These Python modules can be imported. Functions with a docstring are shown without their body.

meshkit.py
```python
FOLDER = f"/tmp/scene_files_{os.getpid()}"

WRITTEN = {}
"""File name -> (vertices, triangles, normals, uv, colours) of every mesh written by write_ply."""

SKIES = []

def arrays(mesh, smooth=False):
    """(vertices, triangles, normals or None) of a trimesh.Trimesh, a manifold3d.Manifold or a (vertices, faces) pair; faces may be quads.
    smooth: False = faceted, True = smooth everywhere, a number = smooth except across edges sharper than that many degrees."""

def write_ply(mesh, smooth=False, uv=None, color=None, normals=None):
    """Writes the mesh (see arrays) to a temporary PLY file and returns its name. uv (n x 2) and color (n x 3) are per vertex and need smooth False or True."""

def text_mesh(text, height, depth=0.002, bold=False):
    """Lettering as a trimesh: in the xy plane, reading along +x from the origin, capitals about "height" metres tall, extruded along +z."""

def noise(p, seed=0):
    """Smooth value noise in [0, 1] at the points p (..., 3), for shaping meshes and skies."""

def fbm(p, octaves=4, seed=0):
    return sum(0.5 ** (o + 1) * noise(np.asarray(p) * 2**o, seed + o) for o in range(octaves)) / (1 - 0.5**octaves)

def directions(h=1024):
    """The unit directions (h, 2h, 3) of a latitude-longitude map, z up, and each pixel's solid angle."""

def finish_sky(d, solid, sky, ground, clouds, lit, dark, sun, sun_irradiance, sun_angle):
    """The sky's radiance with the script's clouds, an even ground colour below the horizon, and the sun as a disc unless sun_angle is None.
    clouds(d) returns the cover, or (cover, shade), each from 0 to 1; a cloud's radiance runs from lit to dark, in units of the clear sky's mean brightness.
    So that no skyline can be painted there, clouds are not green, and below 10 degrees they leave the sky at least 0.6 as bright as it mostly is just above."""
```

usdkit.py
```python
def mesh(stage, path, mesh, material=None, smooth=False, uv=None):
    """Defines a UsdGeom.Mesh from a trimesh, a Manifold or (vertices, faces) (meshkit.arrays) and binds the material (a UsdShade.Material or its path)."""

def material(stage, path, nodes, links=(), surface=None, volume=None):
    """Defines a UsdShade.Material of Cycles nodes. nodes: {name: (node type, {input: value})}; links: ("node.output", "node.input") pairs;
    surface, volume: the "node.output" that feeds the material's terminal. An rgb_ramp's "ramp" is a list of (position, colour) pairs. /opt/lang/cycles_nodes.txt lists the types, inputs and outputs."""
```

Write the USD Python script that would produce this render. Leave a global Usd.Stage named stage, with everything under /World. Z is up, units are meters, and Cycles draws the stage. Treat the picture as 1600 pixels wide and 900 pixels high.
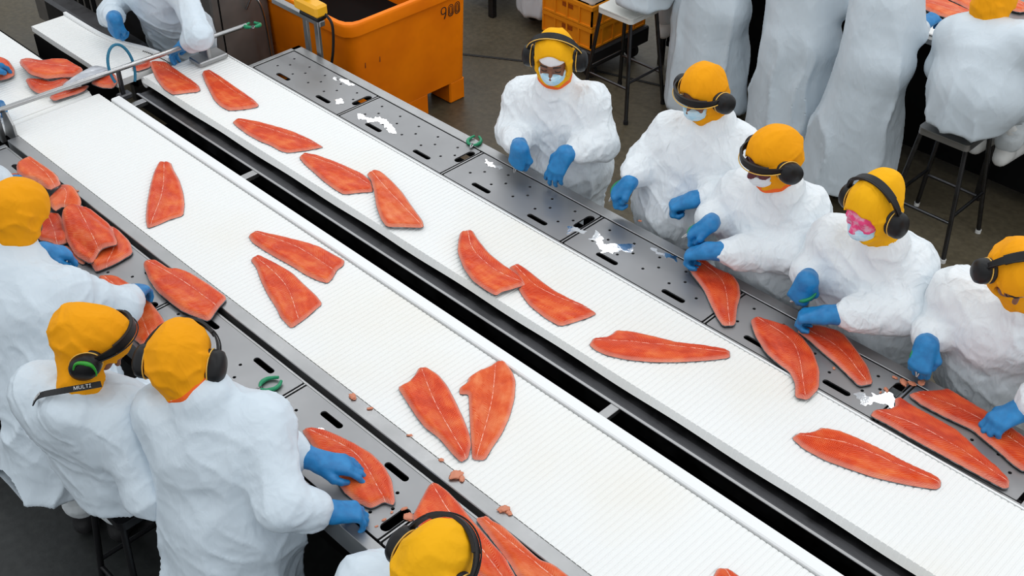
import math, random
import numpy as np, trimesh, usdkit, meshkit
from pxr import Usd, UsdGeom, UsdLux, Gf, Sdf
from scipy.spatial import Delaunay
from scipy import sparse
from shapely.geometry import Polygon, Point, LineString, box as sbox
import shapely

stage = Usd.Stage.CreateInMemory()
UsdGeom.SetStageUpAxis(stage, 'Z'); UsdGeom.SetStageMetersPerUnit(stage, 1.0)
W = '/World'
UsdGeom.Xform.Define(stage, W)
stage.SetDefaultPrim(stage.GetPrimAtPath(W))
rng = np.random.default_rng(7)
PI = math.pi
T = 0.92                                   # height of belts and worktops

# ---------------------------------------------------------------- camera, light, exposure
cam = UsdGeom.Camera.Define(stage, W + '/camera')
cam.CreateHorizontalApertureAttr(36.0); cam.CreateVerticalApertureAttr(20.25)
cam.CreateFocalLengthAttr(1850.0 / 1600 * 36.0)
cam.CreateClippingRangeAttr(Gf.Vec2f(0.05, 200))
cam.CreateExposureAttr(0.07)
cam.AddTranslateOp().Set(Gf.Vec3d(0, 0, T + 3.2))
cam.AddRotateXYZOp().Set(Gf.Vec3f(90 - 38.11, 0, 45))

dome = UsdLux.DomeLight.Define(stage, W + '/hall_light')
dome.CreateIntensityAttr(0.25); dome.CreateColorAttr(Gf.Vec3f(0.93, 0.97, 1.0))

def lamp_row(i, y, z, L, w=0.22, x=-3.0, length=16.0, col=(0.96, 0.98, 1.0)):
    r = UsdLux.RectLight.Define(stage, W + '/lamp_row_%03d' % i)
    r.CreateWidthAttr(length); r.CreateHeightAttr(w); r.CreateIntensityAttr(L); r.CreateColorAttr(Gf.Vec3f(*col))
    r.AddTranslateOp().Set(Gf.Vec3d(x, y, z))
LZ = 5.0
lamp_row(1, 7.76, LZ, 3.6, w=.70)
lamp_row(2, 4.4, LZ, 8.4)
lamp_row(3, 1.2, LZ, 5.4)
lamp_row(4, -2.0, LZ, 2.2)

# ---------------------------------------------------------------- helpers
used = {}
def pname(parent, name):
    k = (parent, name); n = used.get(k, 0); used[k] = n + 1
    return name if n == 0 else '%s_%03d' % (name, n)
class Thing:
    def __init__(s, path, base): s.path, s.base = path, np.asarray(base, float)
def tag(prim, label=None, cat=None, group=None, kind=None):
    for k, v in (('label', label), ('category', cat), ('group', group), ('kind', kind)):
        if v: prim.SetCustomDataByKey(k, v)
def thing(name, base, label=None, cat=None, group=None, kind=None):
    p = W + '/' + pname(W, name)
    x = UsdGeom.Xform.Define(stage, p); x.AddTranslateOp().Set(Gf.Vec3d(*map(float, base)))
    tag(x.GetPrim(), label, cat, group, kind)
    return Thing(p, base)
def add(t, name, mesh, m, smooth=False, label=None, kind=None, uv=None, prim=None):
    """a part (t: Thing) or sub-part (t: Thing returned by add) made of a mesh in world coordinates"""
    v, f = (mesh if isinstance(mesh, tuple) else (np.asarray(mesh.vertices), np.asarray(mesh.faces)))
    p = t.path + '/' + pname(t.path, name)
    g = usdkit.mesh(stage, p, trimesh.Trimesh(np.asarray(v, float) - t.base, f, process=False), M[m], smooth=smooth, uv=uv)
    if prim:
        for k, a in prim.items():
            UsdGeom.PrimvarsAPI(g).CreatePrimvar(k, Sdf.ValueTypeNames.FloatArray, 'vertex').Set([float(q) for q in a])
    tag(g.GetPrim(), label, None, None, kind)
    return Thing(p, t.base)
def struct(name, mesh, m, smooth=False):
    t = Thing(W, (0, 0, 0)); r = add(t, name, mesh, m, smooth); tag(stage.GetPrimAtPath(r.path), kind='structure'); return r
def single(name, mesh, m, label, cat, group=None, smooth=False, kind=None):
    r = add(Thing(W, (0, 0, 0)), name, mesh, m, smooth); tag(stage.GetPrimAtPath(r.path), label, cat, group, kind); return r
cat_ = trimesh.util.concatenate
def bx(x0, x1, y0, y1, z0, z1, b=0.0):
    if b <= 0:
        m = trimesh.creation.box((x1 - x0, y1 - y0, z1 - z0)); m.apply_translation(((x0 + x1) / 2, (y0 + y1) / 2, (z0 + z1) / 2)); return m
    pts = []
    for x in (x0, x1):
        for y in (y0, y1):
            for z in (z0, z1):
                c = np.array([x, y, z]); s = np.sign(np.array([(x0 + x1) / 2, (y0 + y1) / 2, (z0 + z1) / 2]) - c)
                for k in range(3):
                    d = s * b; d[k] = 0; pts.append(c + d)
    return trimesh.convex.convex_hull(np.array(pts))
def frame_of(d):
    d = np.asarray(d, float); d = d / np.linalg.norm(d)
    a = np.array([0, 0, 1.0]) if abs(d[2]) < .9 else np.array([1.0, 0, 0])
    u = np.cross(a, d); u /= np.linalg.norm(u); return d, u, np.cross(d, u)
def tube(pts, r, n=10, cap=True, flat=None, up=None):
    """round tube along pts; flat=(w,h) gives a rectangular strap whose wide side is perpendicular to up"""
    p = np.asarray(pts, float); k = len(p); t = np.gradient(p, axis=0); t /= np.linalg.norm(t, axis=1, keepdims=True)
    rr = np.broadcast_to(r, (k,)) if flat is None else None
    V = []; u = None
    for i in range(k):
        if up is not None:
            b = np.asarray(up[i] if np.ndim(up) == 2 else up, float); b = b - t[i] * (b @ t[i]); b /= np.linalg.norm(b); u = np.cross(b, t[i])
        else:
            if u is None: _, u, _ = frame_of(t[i])
            u = u - t[i] * (u @ t[i]); u /= np.linalg.norm(u); b = np.cross(t[i], u)
        if flat is not None:
            w, h = flat
            V += [p[i] + u * a * w / 2 + b * c * h / 2 for a, c in ((1, 1), (-1, 1), (-1, -1), (1, -1))]
        else:
            V += [p[i] + rr[i] * (math.cos(a) * u + math.sin(a) * b) for a in np.arange(n) * 2 * PI / n]
    n = 4 if flat is not None else n
    F = []
    for i in range(k - 1):
        for j in range(n):
            a, b2 = i * n + j, i * n + (j + 1) % n
            F += [(a, b2, b2 + n), (a, b2 + n, a + n)]
    V = list(V)
    if cap:
        for e, s in ((0, 1), (k - 1, -1)):
            c = len(V); V.append(p[e])
            for j in range(n):
                a, b2 = e * n + j, e * n + (j + 1) % n
                F.append((c, b2, a) if s == 1 else (c, a, b2))
    m = trimesh.Trimesh(np.array(V), np.array(F), process=False); 
    return m
def bezier(pts, n=24):
    """Catmull-Rom through pts"""
    p = np.asarray(pts, float)
    if len(p) == 2: return p[0] + np.linspace(0, 1, n)[:, None] * (p[1] - p[0])
    q = np.vstack([2 * p[0] - p[1], p, 2 * p[-1] - p[-2]]); out = []
    for i in range(1, len(q) - 2):
        for t in np.linspace(0, 1, max(2, n // (len(p) - 1)), endpoint=False):
            a, b, c, d = q[i - 1:i + 3]
            out.append(.5 * (2 * b + (c - a) * t + (2 * a - 5 * b + 4 * c - d) * t * t + (3 * b - a - 3 * c + d) * t ** 3))
    return np.array(out + [p[-1]])
def extr(poly, z0, z1):
    gs = getattr(poly, 'geoms', [poly]); ms = [trimesh.creation.extrude_polygon(g, z1 - z0, engine='earcut') for g in gs if g.area > 1e-8]
    m = cat_(ms); m.apply_translation((0, 0, z0)); return m
def rot(m, deg, axis, c=(0, 0, 0)):
    m.apply_transform(trimesh.transformations.rotation_matrix(math.radians(deg), axis, c)); return m
# ---- signed distance modelling
def sd_cone(p, a, b, ra, rb):
    a, b = np.asarray(a, float), np.asarray(b, float); ab = b - a; L = max(ab @ ab, 1e-9)
    t = np.clip(((p - a) @ ab) / L, 0, 1)
    return np.linalg.norm(p - a - t[..., None] * ab, axis=-1) - (ra + t * (rb - ra))
def sd_ell(p, c, r):
    q = (p - np.asarray(c, float)) / np.asarray(r, float); k = np.linalg.norm(q, axis=-1)
    return (k - 1) * np.min(r)if False else k * (k - 1) / np.maximum(np.linalg.norm(q / np.asarray(r, float), axis=-1), 1e-9)
def smin(a, b, k):
    h = np.clip(.5 + .5 * (b - a) / k, 0, 1); return b * (1 - h) + a * h - k * h * (1 - h)
def smax(a, b, k): return -smin(-a, -b, k)
def grid(lo, hi, h):
    ax = [np.arange(l, u + h, h) for l, u in zip(lo, hi)]
    return np.stack(np.meshgrid(*ax, indexing='ij'), -1).astype(np.float64)
def nets(F, lo, h, it=2):
    """naive surface nets of a sampled distance field"""
    s = F < 0; n = np.array(F.shape) - 1
    C = np.zeros(n, int)
    for o in np.ndindex(2, 2, 2): C += s[o[0]:o[0] + n[0], o[1]:o[1] + n[1], o[2]:o[2] + n[2]]
    act = (C > 0) & (C < 8); ids = -np.ones(n, int); idx = np.argwhere(act); ids[act] = np.arange(len(idx))
    acc = np.zeros((len(idx), 3)); cnt = np.zeros(len(idx))
    E = [(a, b) for a in np.ndindex(2, 2, 2) for b in np.ndindex(2, 2, 2) if sum(np.subtract(b, a)) == 1 and all(np.subtract(b, a) >= 0)]
    for a, b in E:
        ia, ib = idx + a, idx + b; fa, fb = F[tuple(ia.T)], F[tuple(ib.T)]; c = (fa < 0) != (fb < 0)
        t = np.where(c, fa / np.where(np.abs(fa - fb) < 1e-12, 1, fa - fb), 0)
        acc += c[:, None] * (np.array(a) + t[:, None] * (np.array(b) - np.array(a))); cnt += c
    V = np.asarray(lo) + h * (idx + acc / cnt[:, None]); Q = []
    for k in range(3):
        u, v = (k + 1) % 3, (k + 2) % 3
        sl = [slice(None)] * 3; sl[k] = slice(0, -1); s2 = [slice(None)] * 3; s2[k] = slice(1, None)
        x = s[tuple(sl)] != s[tuple(s2)]; e = np.argwhere(x); inside = s[tuple(sl)][x]
        ok = (e[:, u] > 0) & (e[:, v] > 0) & (e[:, u] < n[u]) & (e[:, v] < n[v]); e, inside = e[ok], inside[ok]
        c = []
        for du, dv in ((-1, -1), (0, -1), (0, 0), (-1, 0)):
            q = e.copy(); q[:, u] += du; q[:, v] += dv; c.append(ids[tuple(q.T)])
        c = np.stack(c, 1); c[~inside] = c[~inside][:, ::-1]; Q.append(c)
    Q = np.vstack(Q); Fc = np.vstack([Q[:, [0, 1, 2]], Q[:, [0, 2, 3]]])
    if it:
        i, j = np.concatenate([Fc[:, 0], Fc[:, 1], Fc[:, 2]]), np.concatenate([Fc[:, 1], Fc[:, 2], Fc[:, 0]])
        A = sparse.coo_matrix((np.ones(len(i)), (i, j)), shape=(len(V),) * 2).tocsr(); A = ((A + A.T) > 0).astype(float)
        D = np.asarray(A.sum(1)).ravel()
        for _ in range(it): V = .5 * V + .5 * (A @ V) / D[:, None]
    return V, Fc
def vnormals(V, F):
    n = np.zeros_like(V); f = np.cross(V[F[:, 1]] - V[F[:, 0]], V[F[:, 2]] - V[F[:, 0]])
    for k in range(3): np.add.at(n, F[:, k], f)
    return n / np.maximum(np.linalg.norm(n, axis=1, keepdims=True), 1e-12)
def ridge(p, seed=0): return 1 - np.abs(2 * meshkit.noise(p, seed) - 1)

# ---------------------------------------------------------------- materials
M = {}
LK = W + '/Looks'
def mat(name, col, rough=.5, metal=0.0, bump=None, var=None, spec=.5, coat=0, extra=None, rvar=None):
    n = {'p': ('principled_bsdf', dict(base_color=col, roughness=rough, metallic=metal, specular_ior_level=spec, coat_weight=coat, **(extra or {})))}
    l = []
    n['tc'] = ('texture_coordinate', {})
    if var:                                   # (scale, colour 2, low, high)
        sc, c2, lo, hi = var
        n['vn'] = ('noise_texture', dict(scale=sc, detail=4.0)); n['vr'] = ('rgb_ramp', dict(ramp=[(lo, col), (hi, c2)]))
        l += [('tc.object', 'vn.vector'), ('vn.fac', 'vr.fac'), ('vr.color', 'p.base_color')]
    if rvar:
        sc, lo, hi = rvar
        n['rn'] = ('noise_texture', dict(scale=sc, detail=3.0)); n['rm'] = ('map_range', dict(from_min=.3, from_max=.7, to_min=lo, to_max=hi))
        l += [('tc.object', 'rn.vector'), ('rn.fac', 'rm.value'), ('rm.result', 'p.roughness')]
    if bump:                                  # (scale, strength, distance, stretch)
        sc, st, di = bump[:3]
        n['bn'] = ('noise_texture', dict(scale=sc, detail=3.0)); n['b'] = ('bump', dict(strength=st, distance=di))
        if len(bump) > 3:
            n['mp'] = ('mapping', dict(scale=bump[3])); l += [('tc.object', 'mp.vector'), ('mp.vector', 'bn.vector')]
        else: l += [('tc.object', 'bn.vector')]
        l += [('bn.fac', 'b.height'), ('b.normal', 'p.normal')]
    M[name] = usdkit.material(stage, LK + '/' + name, n, l, surface='p.BSDF')
def gown_mat(name, col, k, rough=.40, spec=.4):
    """thin plastic-coated gown: sharp creases from ridged noise stretched along the hang of the cloth"""
    n = {'tc': ('texture_coordinate', {}), 'p': ('principled_bsdf', dict(base_color=col, roughness=rough, specular_ior_level=spec)),
         'w': ('noise_texture', dict(scale=5.0, detail=2.0)), 'ws': ('vector_math', dict(math_type='scale', scale=.16)), 'wa': ('vector_math', dict(math_type='add'))}
    l = [('tc.object', 'w.vector'), ('w.color', 'ws.vector1'), ('ws.vector', 'wa.vector2'), ('tc.object', 'wa.vector1')]
    prev = None
    for q, (rx, sc, st) in enumerate((((0.5, 0.35, 0.0), (11.0, 11.0, 2.2), .50), ((-.7, .9, .4), (15.0, 15.0, 3.5), .40), ((1.2, .2, .9), (30.0, 26.0, 9.0), .22))):
        n['m%d' % q] = ('mapping', dict(rotation=rx, scale=sc)); n['n%d' % q] = ('noise_texture', dict(scale=1.0, detail=2.0, roughness=.45)); n['d%d' % q] = ('math', dict(math_type='subtract', value2=.5)); n['a%d' % q] = ('math', dict(math_type='absolute'))
        n['r%d' % q] = ('map_range', dict(from_min=0.0, from_max=.16, to_min=1.0, to_max=0.0, clamp=True)); n['b%d' % q] = ('bump', dict(strength=st * k, distance=.012))
        l += [('wa.vector', 'm%d.vector' % q), ('m%d.vector' % q, 'n%d.vector' % q), ('n%d.fac' % q, 'd%d.value1' % q), ('d%d.value' % q, 'a%d.value1' % q), ('a%d.value' % q, 'r%d.value' % q), ('r%d.result' % q, 'b%d.height' % q)]
        if prev: l.append((prev, 'b%d.normal' % q))
        prev = 'b%d.normal' % q
    l.append((prev, 'p.normal'))
    M[name] = usdkit.material(stage, LK + '/' + name, n, l, surface='p.BSDF')
gown_mat('hood', (.84, .335, .003), .34, .8, .2)
gown_mat('hood_light', (.86, .42, .005), .34, .8, .2)
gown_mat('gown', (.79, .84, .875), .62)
gown_mat('gown_soft_shaded', (.63, .715, .785), .22)  # same white gown, shade put in as a darker, bluer base
gown_mat('gown_far_shaded', (.60, .67, .725), .18)  # white gown copy, darkened in colour for its weaker light
mat('hood_edge', (.90, .13, .01), .75)
mat('glove', (.009, .165, .42), .42, var=(30, (.014, .23, .54), .3, .7), bump=(45, .3, .004))
mat('mask', (.42, .70, .86), .8, var=(30, (.62, .80, .90), .4, .6))
mat('mask_white', (.78, .84, .88), .8)
mat('skin', (.22, .09, .048), .5)
mat('lid', (.17, .065, .035), .5)
mat('dark_hair', (.015, .009, .007), .6)
mat('black', (.006, .006, .007), .42, spec=.3)
mat('rubber', (.006, .006, .007), .6)
mat('wire_yellow', (.75, .45, .08), .4)
mat('white_cloth', (.80, .80, .82), .8)
mat('pink', (.80, .06, .22), .8, var=(38, (.75, .35, .48), .45, .6))
mat('maroon', (.10, .012, .02), .3)
mat('peach', (.72, .42, .25), .8)
mat('trouser', (.60, .64, .66), .75, bump=(18, .4, .015))
mat('boot', (.016, .016, .017), .4)
mat('white_boot', (.70, .70, .68), .45)
mat('steel', (.40, .40, .40), .42, 1.0, bump=(60, .05, .002, (.15, 1, 1)), rvar=(6, .34, .5))
mat('steel_panel', (.35, .35, .355), .48, 1.0, bump=(9, .08, .01), rvar=(4, .40, .56))
mat('steel_dark', (.085, .085, .09), .40, 1.0, rvar=(7, .25, .5))
mat('steel_tube', (.42, .42, .42), .28, 1.0)
mat('wet', (.80, .80, .81), .12, 1.0, bump=(40, .16, .005))
mat('void', (.004, .004, .004), .9, spec=.1)  # near-black used as painted shade in the gap and under tables
mat('belt', (.84, .845, .83), .45, var=(1.3, (.82, .80, .745), .5, .75), spec=.35)
mat('guard', (.84, .85, .85), .4)
mat('bin', (.95, .225, .001), .5, spec=.15, var=(3, (.80, .17, .001), .4, .7), bump=(7, .25, .02))
mat('bin_dark', (.30, .06, .002), .5)
mat('crate', (.78, .26, .006), .45)
mat('paint_black', (.02, .012, .006), .7)
mat('yellow', (.85, .42, .01), .4)
mat('red', (.70, .02, .02), .35)
mat('green', (.004, .26, .11), .35)
mat('lime', (.02, .30, .02), .35)
mat('blue_rope', (.01, .15, .26), .5)
mat('cabinet', (.15, .14, .13), .5, .5, var=(4, (.22, .20, .185), .4, .7))
mat('tub_white', (.70, .70, .66), .4)
mat('board', (.82, .82, .80), .5)
mat('text_white', (.6, .6, .6), .6)
mat('floor_joint', (.012, .011, .010), .8)
# floor: tan worn concrete; near side of belts coloured darker for dimmer light and wet
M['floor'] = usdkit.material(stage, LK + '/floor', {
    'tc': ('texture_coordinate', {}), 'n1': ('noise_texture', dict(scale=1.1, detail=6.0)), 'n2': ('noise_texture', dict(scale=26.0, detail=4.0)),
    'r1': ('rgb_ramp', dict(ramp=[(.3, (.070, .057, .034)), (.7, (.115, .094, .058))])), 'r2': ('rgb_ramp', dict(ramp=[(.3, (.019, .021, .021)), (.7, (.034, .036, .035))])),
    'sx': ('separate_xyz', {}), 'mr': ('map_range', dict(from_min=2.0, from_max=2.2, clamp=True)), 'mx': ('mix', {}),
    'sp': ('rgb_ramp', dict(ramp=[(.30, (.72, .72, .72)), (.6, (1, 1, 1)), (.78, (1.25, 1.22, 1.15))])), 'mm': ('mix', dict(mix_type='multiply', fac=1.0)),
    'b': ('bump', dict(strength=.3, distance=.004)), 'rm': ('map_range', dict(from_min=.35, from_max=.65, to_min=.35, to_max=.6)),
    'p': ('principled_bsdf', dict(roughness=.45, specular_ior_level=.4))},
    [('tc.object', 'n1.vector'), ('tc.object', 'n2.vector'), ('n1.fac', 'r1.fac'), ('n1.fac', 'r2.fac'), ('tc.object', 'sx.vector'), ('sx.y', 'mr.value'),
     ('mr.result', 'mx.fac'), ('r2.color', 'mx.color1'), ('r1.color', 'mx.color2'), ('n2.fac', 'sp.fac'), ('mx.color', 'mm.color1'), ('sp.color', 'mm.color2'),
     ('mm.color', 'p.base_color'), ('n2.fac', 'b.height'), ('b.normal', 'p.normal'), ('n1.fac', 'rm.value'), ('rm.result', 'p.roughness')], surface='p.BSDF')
# salmon flesh: uv = metres along / across the fillet's midline, edge = metres from its rim
def flesh(name, base, deep, pale):
    M[name] = usdkit.material(stage, LK + '/' + name, {
        'uv': ('uvmap', {}), 'sx': ('separate_xyz', {}), 'tc': ('texture_coordinate', {}), 'ed': ('attribute', dict(attribute='edge')),
        'av': ('math', dict(math_type='absolute')), 'k': ('math', dict(math_type='multiply', value2=1.15)), 'su': ('math', dict(math_type='add')),
        'cx': ('combine_xyz', {}), 'wv': ('wave_texture', dict(scale=42.0, distortion=1.6, detail=2.0, detail_scale=1.5)),
        'wr': ('rgb_ramp', dict(ramp=[(.0, (0, 0, 0)), (.72, (0, 0, 0)), (.95, (1, 1, 1))])),
        'st': ('mapping', dict(scale=(9.0, 38.0, 1.0))), 'n0': ('noise_texture', dict(scale=1.0, detail=4.0)), 'n9': ('noise_texture', dict(scale=14.0, detail=3.0)), 'n1': ('mix_float', dict(fac=.6)), 'c1': ('rgb_ramp', dict(ramp=[(.36, deep), (.5, base), (.66, pale)])),
        'vm': ('math', dict(math_type='multiply', value2=4.0)), 'vr': ('rgb_ramp', dict(ramp=[(.0, (1, 1, 1)), (.004, (.9, .9, .9)), (.008, (0, 0, 0))])),
        'n2': ('noise_texture', dict(scale=60.0, detail=2.0)), 'n2r': ('rgb_ramp', dict(ramp=[(.40, (.1, .1, .1)), (.62, (1, 1, 1))])),
        'lm': ('mix', dict(mix_type='multiply', fac=1.0)), 'lf': ('rgb_to_bw', {}), 'wf': ('math', dict(math_type='multiply', value2=.62)), 'wf2': ('math', dict(math_type='multiply')),
        'er': ('rgb_ramp', dict(ramp=[(.0, (1, 1, 1)), (.005, (.8, .8, .8)), (.014, (0, 0, 0))])), 'ef': ('math', dict(math_type='multiply', value2=.42)),
        'm1': ('mix', dict(color2=(.90, .42, .24))), 'm2': ('mix', dict(color2=(.92, .62, .48))), 'm3': ('mix', dict(color2=(.86, .46, .36))), 'lfm': ('math', dict(math_type='multiply', value2=.75)),
        'dr': ('rgb_ramp', dict(ramp=[(.0, (1, 1, 1)), (.018, (.6, .6, .6)), (.05, (0, 0, 0))])), 'dm': ('mix', dict(color2=deep)), 'df': ('math', dict(math_type='multiply', value2=.55)),
        'b': ('bump', dict(strength=.25, distance=.004)), 'p': ('principled_bsdf', dict(roughness=.25, specular_ior_level=.16))},
        [('uv.UV', 'sx.vector'), ('sx.y', 'av.value1'), ('av.value', 'k.value1'), ('k.value', 'su.value1'), ('sx.x', 'su.value2'), ('su.value', 'cx.x'),
         ('cx.vector', 'wv.vector'), ('wv.fac', 'wr.fac'), ('uv.UV', 'st.vector'), ('st.vector', 'n0.vector'), ('tc.object', 'n9.vector'), ('n0.fac', 'n1.a'), ('n9.fac', 'n1.b'), ('n1.result', 'c1.fac'), ('av.value', 'vm.value1'), ('vm.value', 'vr.fac'), ('tc.object', 'n2.vector'), ('n2.fac', 'n2r.fac'),
         ('vr.color', 'lm.color1'), ('n2r.color', 'lm.color2'), ('lm.color', 'lf.color'), ('lf.val', 'lfm.value1'), ('wr.color', 'wf.value1'), ('wf.value', 'wf2.value1'), ('n1.result', 'wf2.value2'),
         ('av.value', 'dr.fac'), ('dr.color', 'df.value1'), ('df.value', 'dm.fac'), ('c1.color', 'dm.color1'),
         ('dm.color', 'm1.color1'), ('wf2.value', 'm1.fac'), ('m1.color', 'm2.color1'), ('lfm.value', 'm2.fac'), ('ed.fac', 'er.fac'), ('er.color', 'ef.value1'), ('ef.value', 'm3.fac'),
         ('m2.color', 'm3.color1'), ('m3.color', 'p.base_color'), ('n2.fac', 'b.height'), ('b.normal', 'p.normal')], surface='p.BSDF')
flesh('flesh', (.66, .046, .001), (.52, .022, .0005), (.76, .13, .022))
flesh('flesh_red', (.60, .034, .001), (.43, .014, .0005), (.70, .085, .010))
flesh('flesh_pale', (.70, .085, .010), (.58, .042, .002), (.79, .20, .065))
mat('skin_silver', (.30, .30, .32), .3, .35, var=(40, (.10, .10, .11), .4, .6))
mat('skin_belly', (.62, .64, .68), .25, .3, var=(12, (.45, .47, .52), .4, .6))
mat('scrap', (.62, .22, .12), .4)

STRAP = [[-3.251, 0.927, 1.3], [-3.213, 0.944, 1.35], [-3.125, 0.988, 1.4], [-3.078, 1.046, 1.41], [-3.061, 1.101, 1.4]]
STOOLB = (-3.37, -3.10, 1.03, 1.31)
SCR_RAIL = [(-2.832, 1.95, 0.02), (-2.734, 1.956, 0.012), (-2.516, 1.969, 0.012), (-2.242, 1.953, 0.025), (-2.215, 1.958, 0.016), (-2.003, 1.964, 0.022), (-1.981, 1.965, 0.014), (-4.015, 1.885, 0.012), (-4.925, 1.919, 0.01), (-2.338, 1.97, 0.01)]
SCR_NEAR = [(-2.259, 1.721, 0.012), (-2.217, 1.708, 0.02), (-2.175, 1.628, 0.03), (-2.153, 1.623, 0.022), (-2.165, 1.59, 0.018), (-2.272, 1.637, 0.008), (-2.268, 1.6, 0.007), (-2.279, 1.679, 0.006)]
SCR_FAR = [(-1.394, 3.556, 0.012), (-1.38, 3.469, 0.014), (-1.353, 3.554, 0.02), (-1.326, 3.571, 0.018), (-1.303, 3.604, 0.016), (-1.388, 3.44, 0.008), (-1.597, 3.433, 0.008), (-2.821, 3.675, 0.01)]
PLIERS = [((-3.871, 3.581, 0.928), -60, 0, 'green-handled pliers lying by the corner of a far table panel'), ((-3.126, 1.727, 0.928), -100, 0, 'green-handled pliers lying on the near table behind a white sleeve'), ((-5.569, 3.434, 1.06), -30, 15, 'green-handled pliers hung at the end of the steel rod', 1.3), ([-2.955, 3.629, 1.02], -110, -50, 'pliers in the lowered glove of the black-banded worker'), ([-2.493, 3.611, 1.04], -130, -30, 'green pliers in the glove of the worker with goggles'), ([-1.892, 3.581, 1.03], -130, -30, 'green pliers in the glove of the worker with the pink cover'), ([-1.321, 3.584, 1.0], -70, -60, 'green pliers pulling bones in the fist of the right-edge worker', 1.1), ([-3.484, 3.51, 1.0], -90, -70, 'pliers pointing down in the right glove of the standing worker')]
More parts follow.
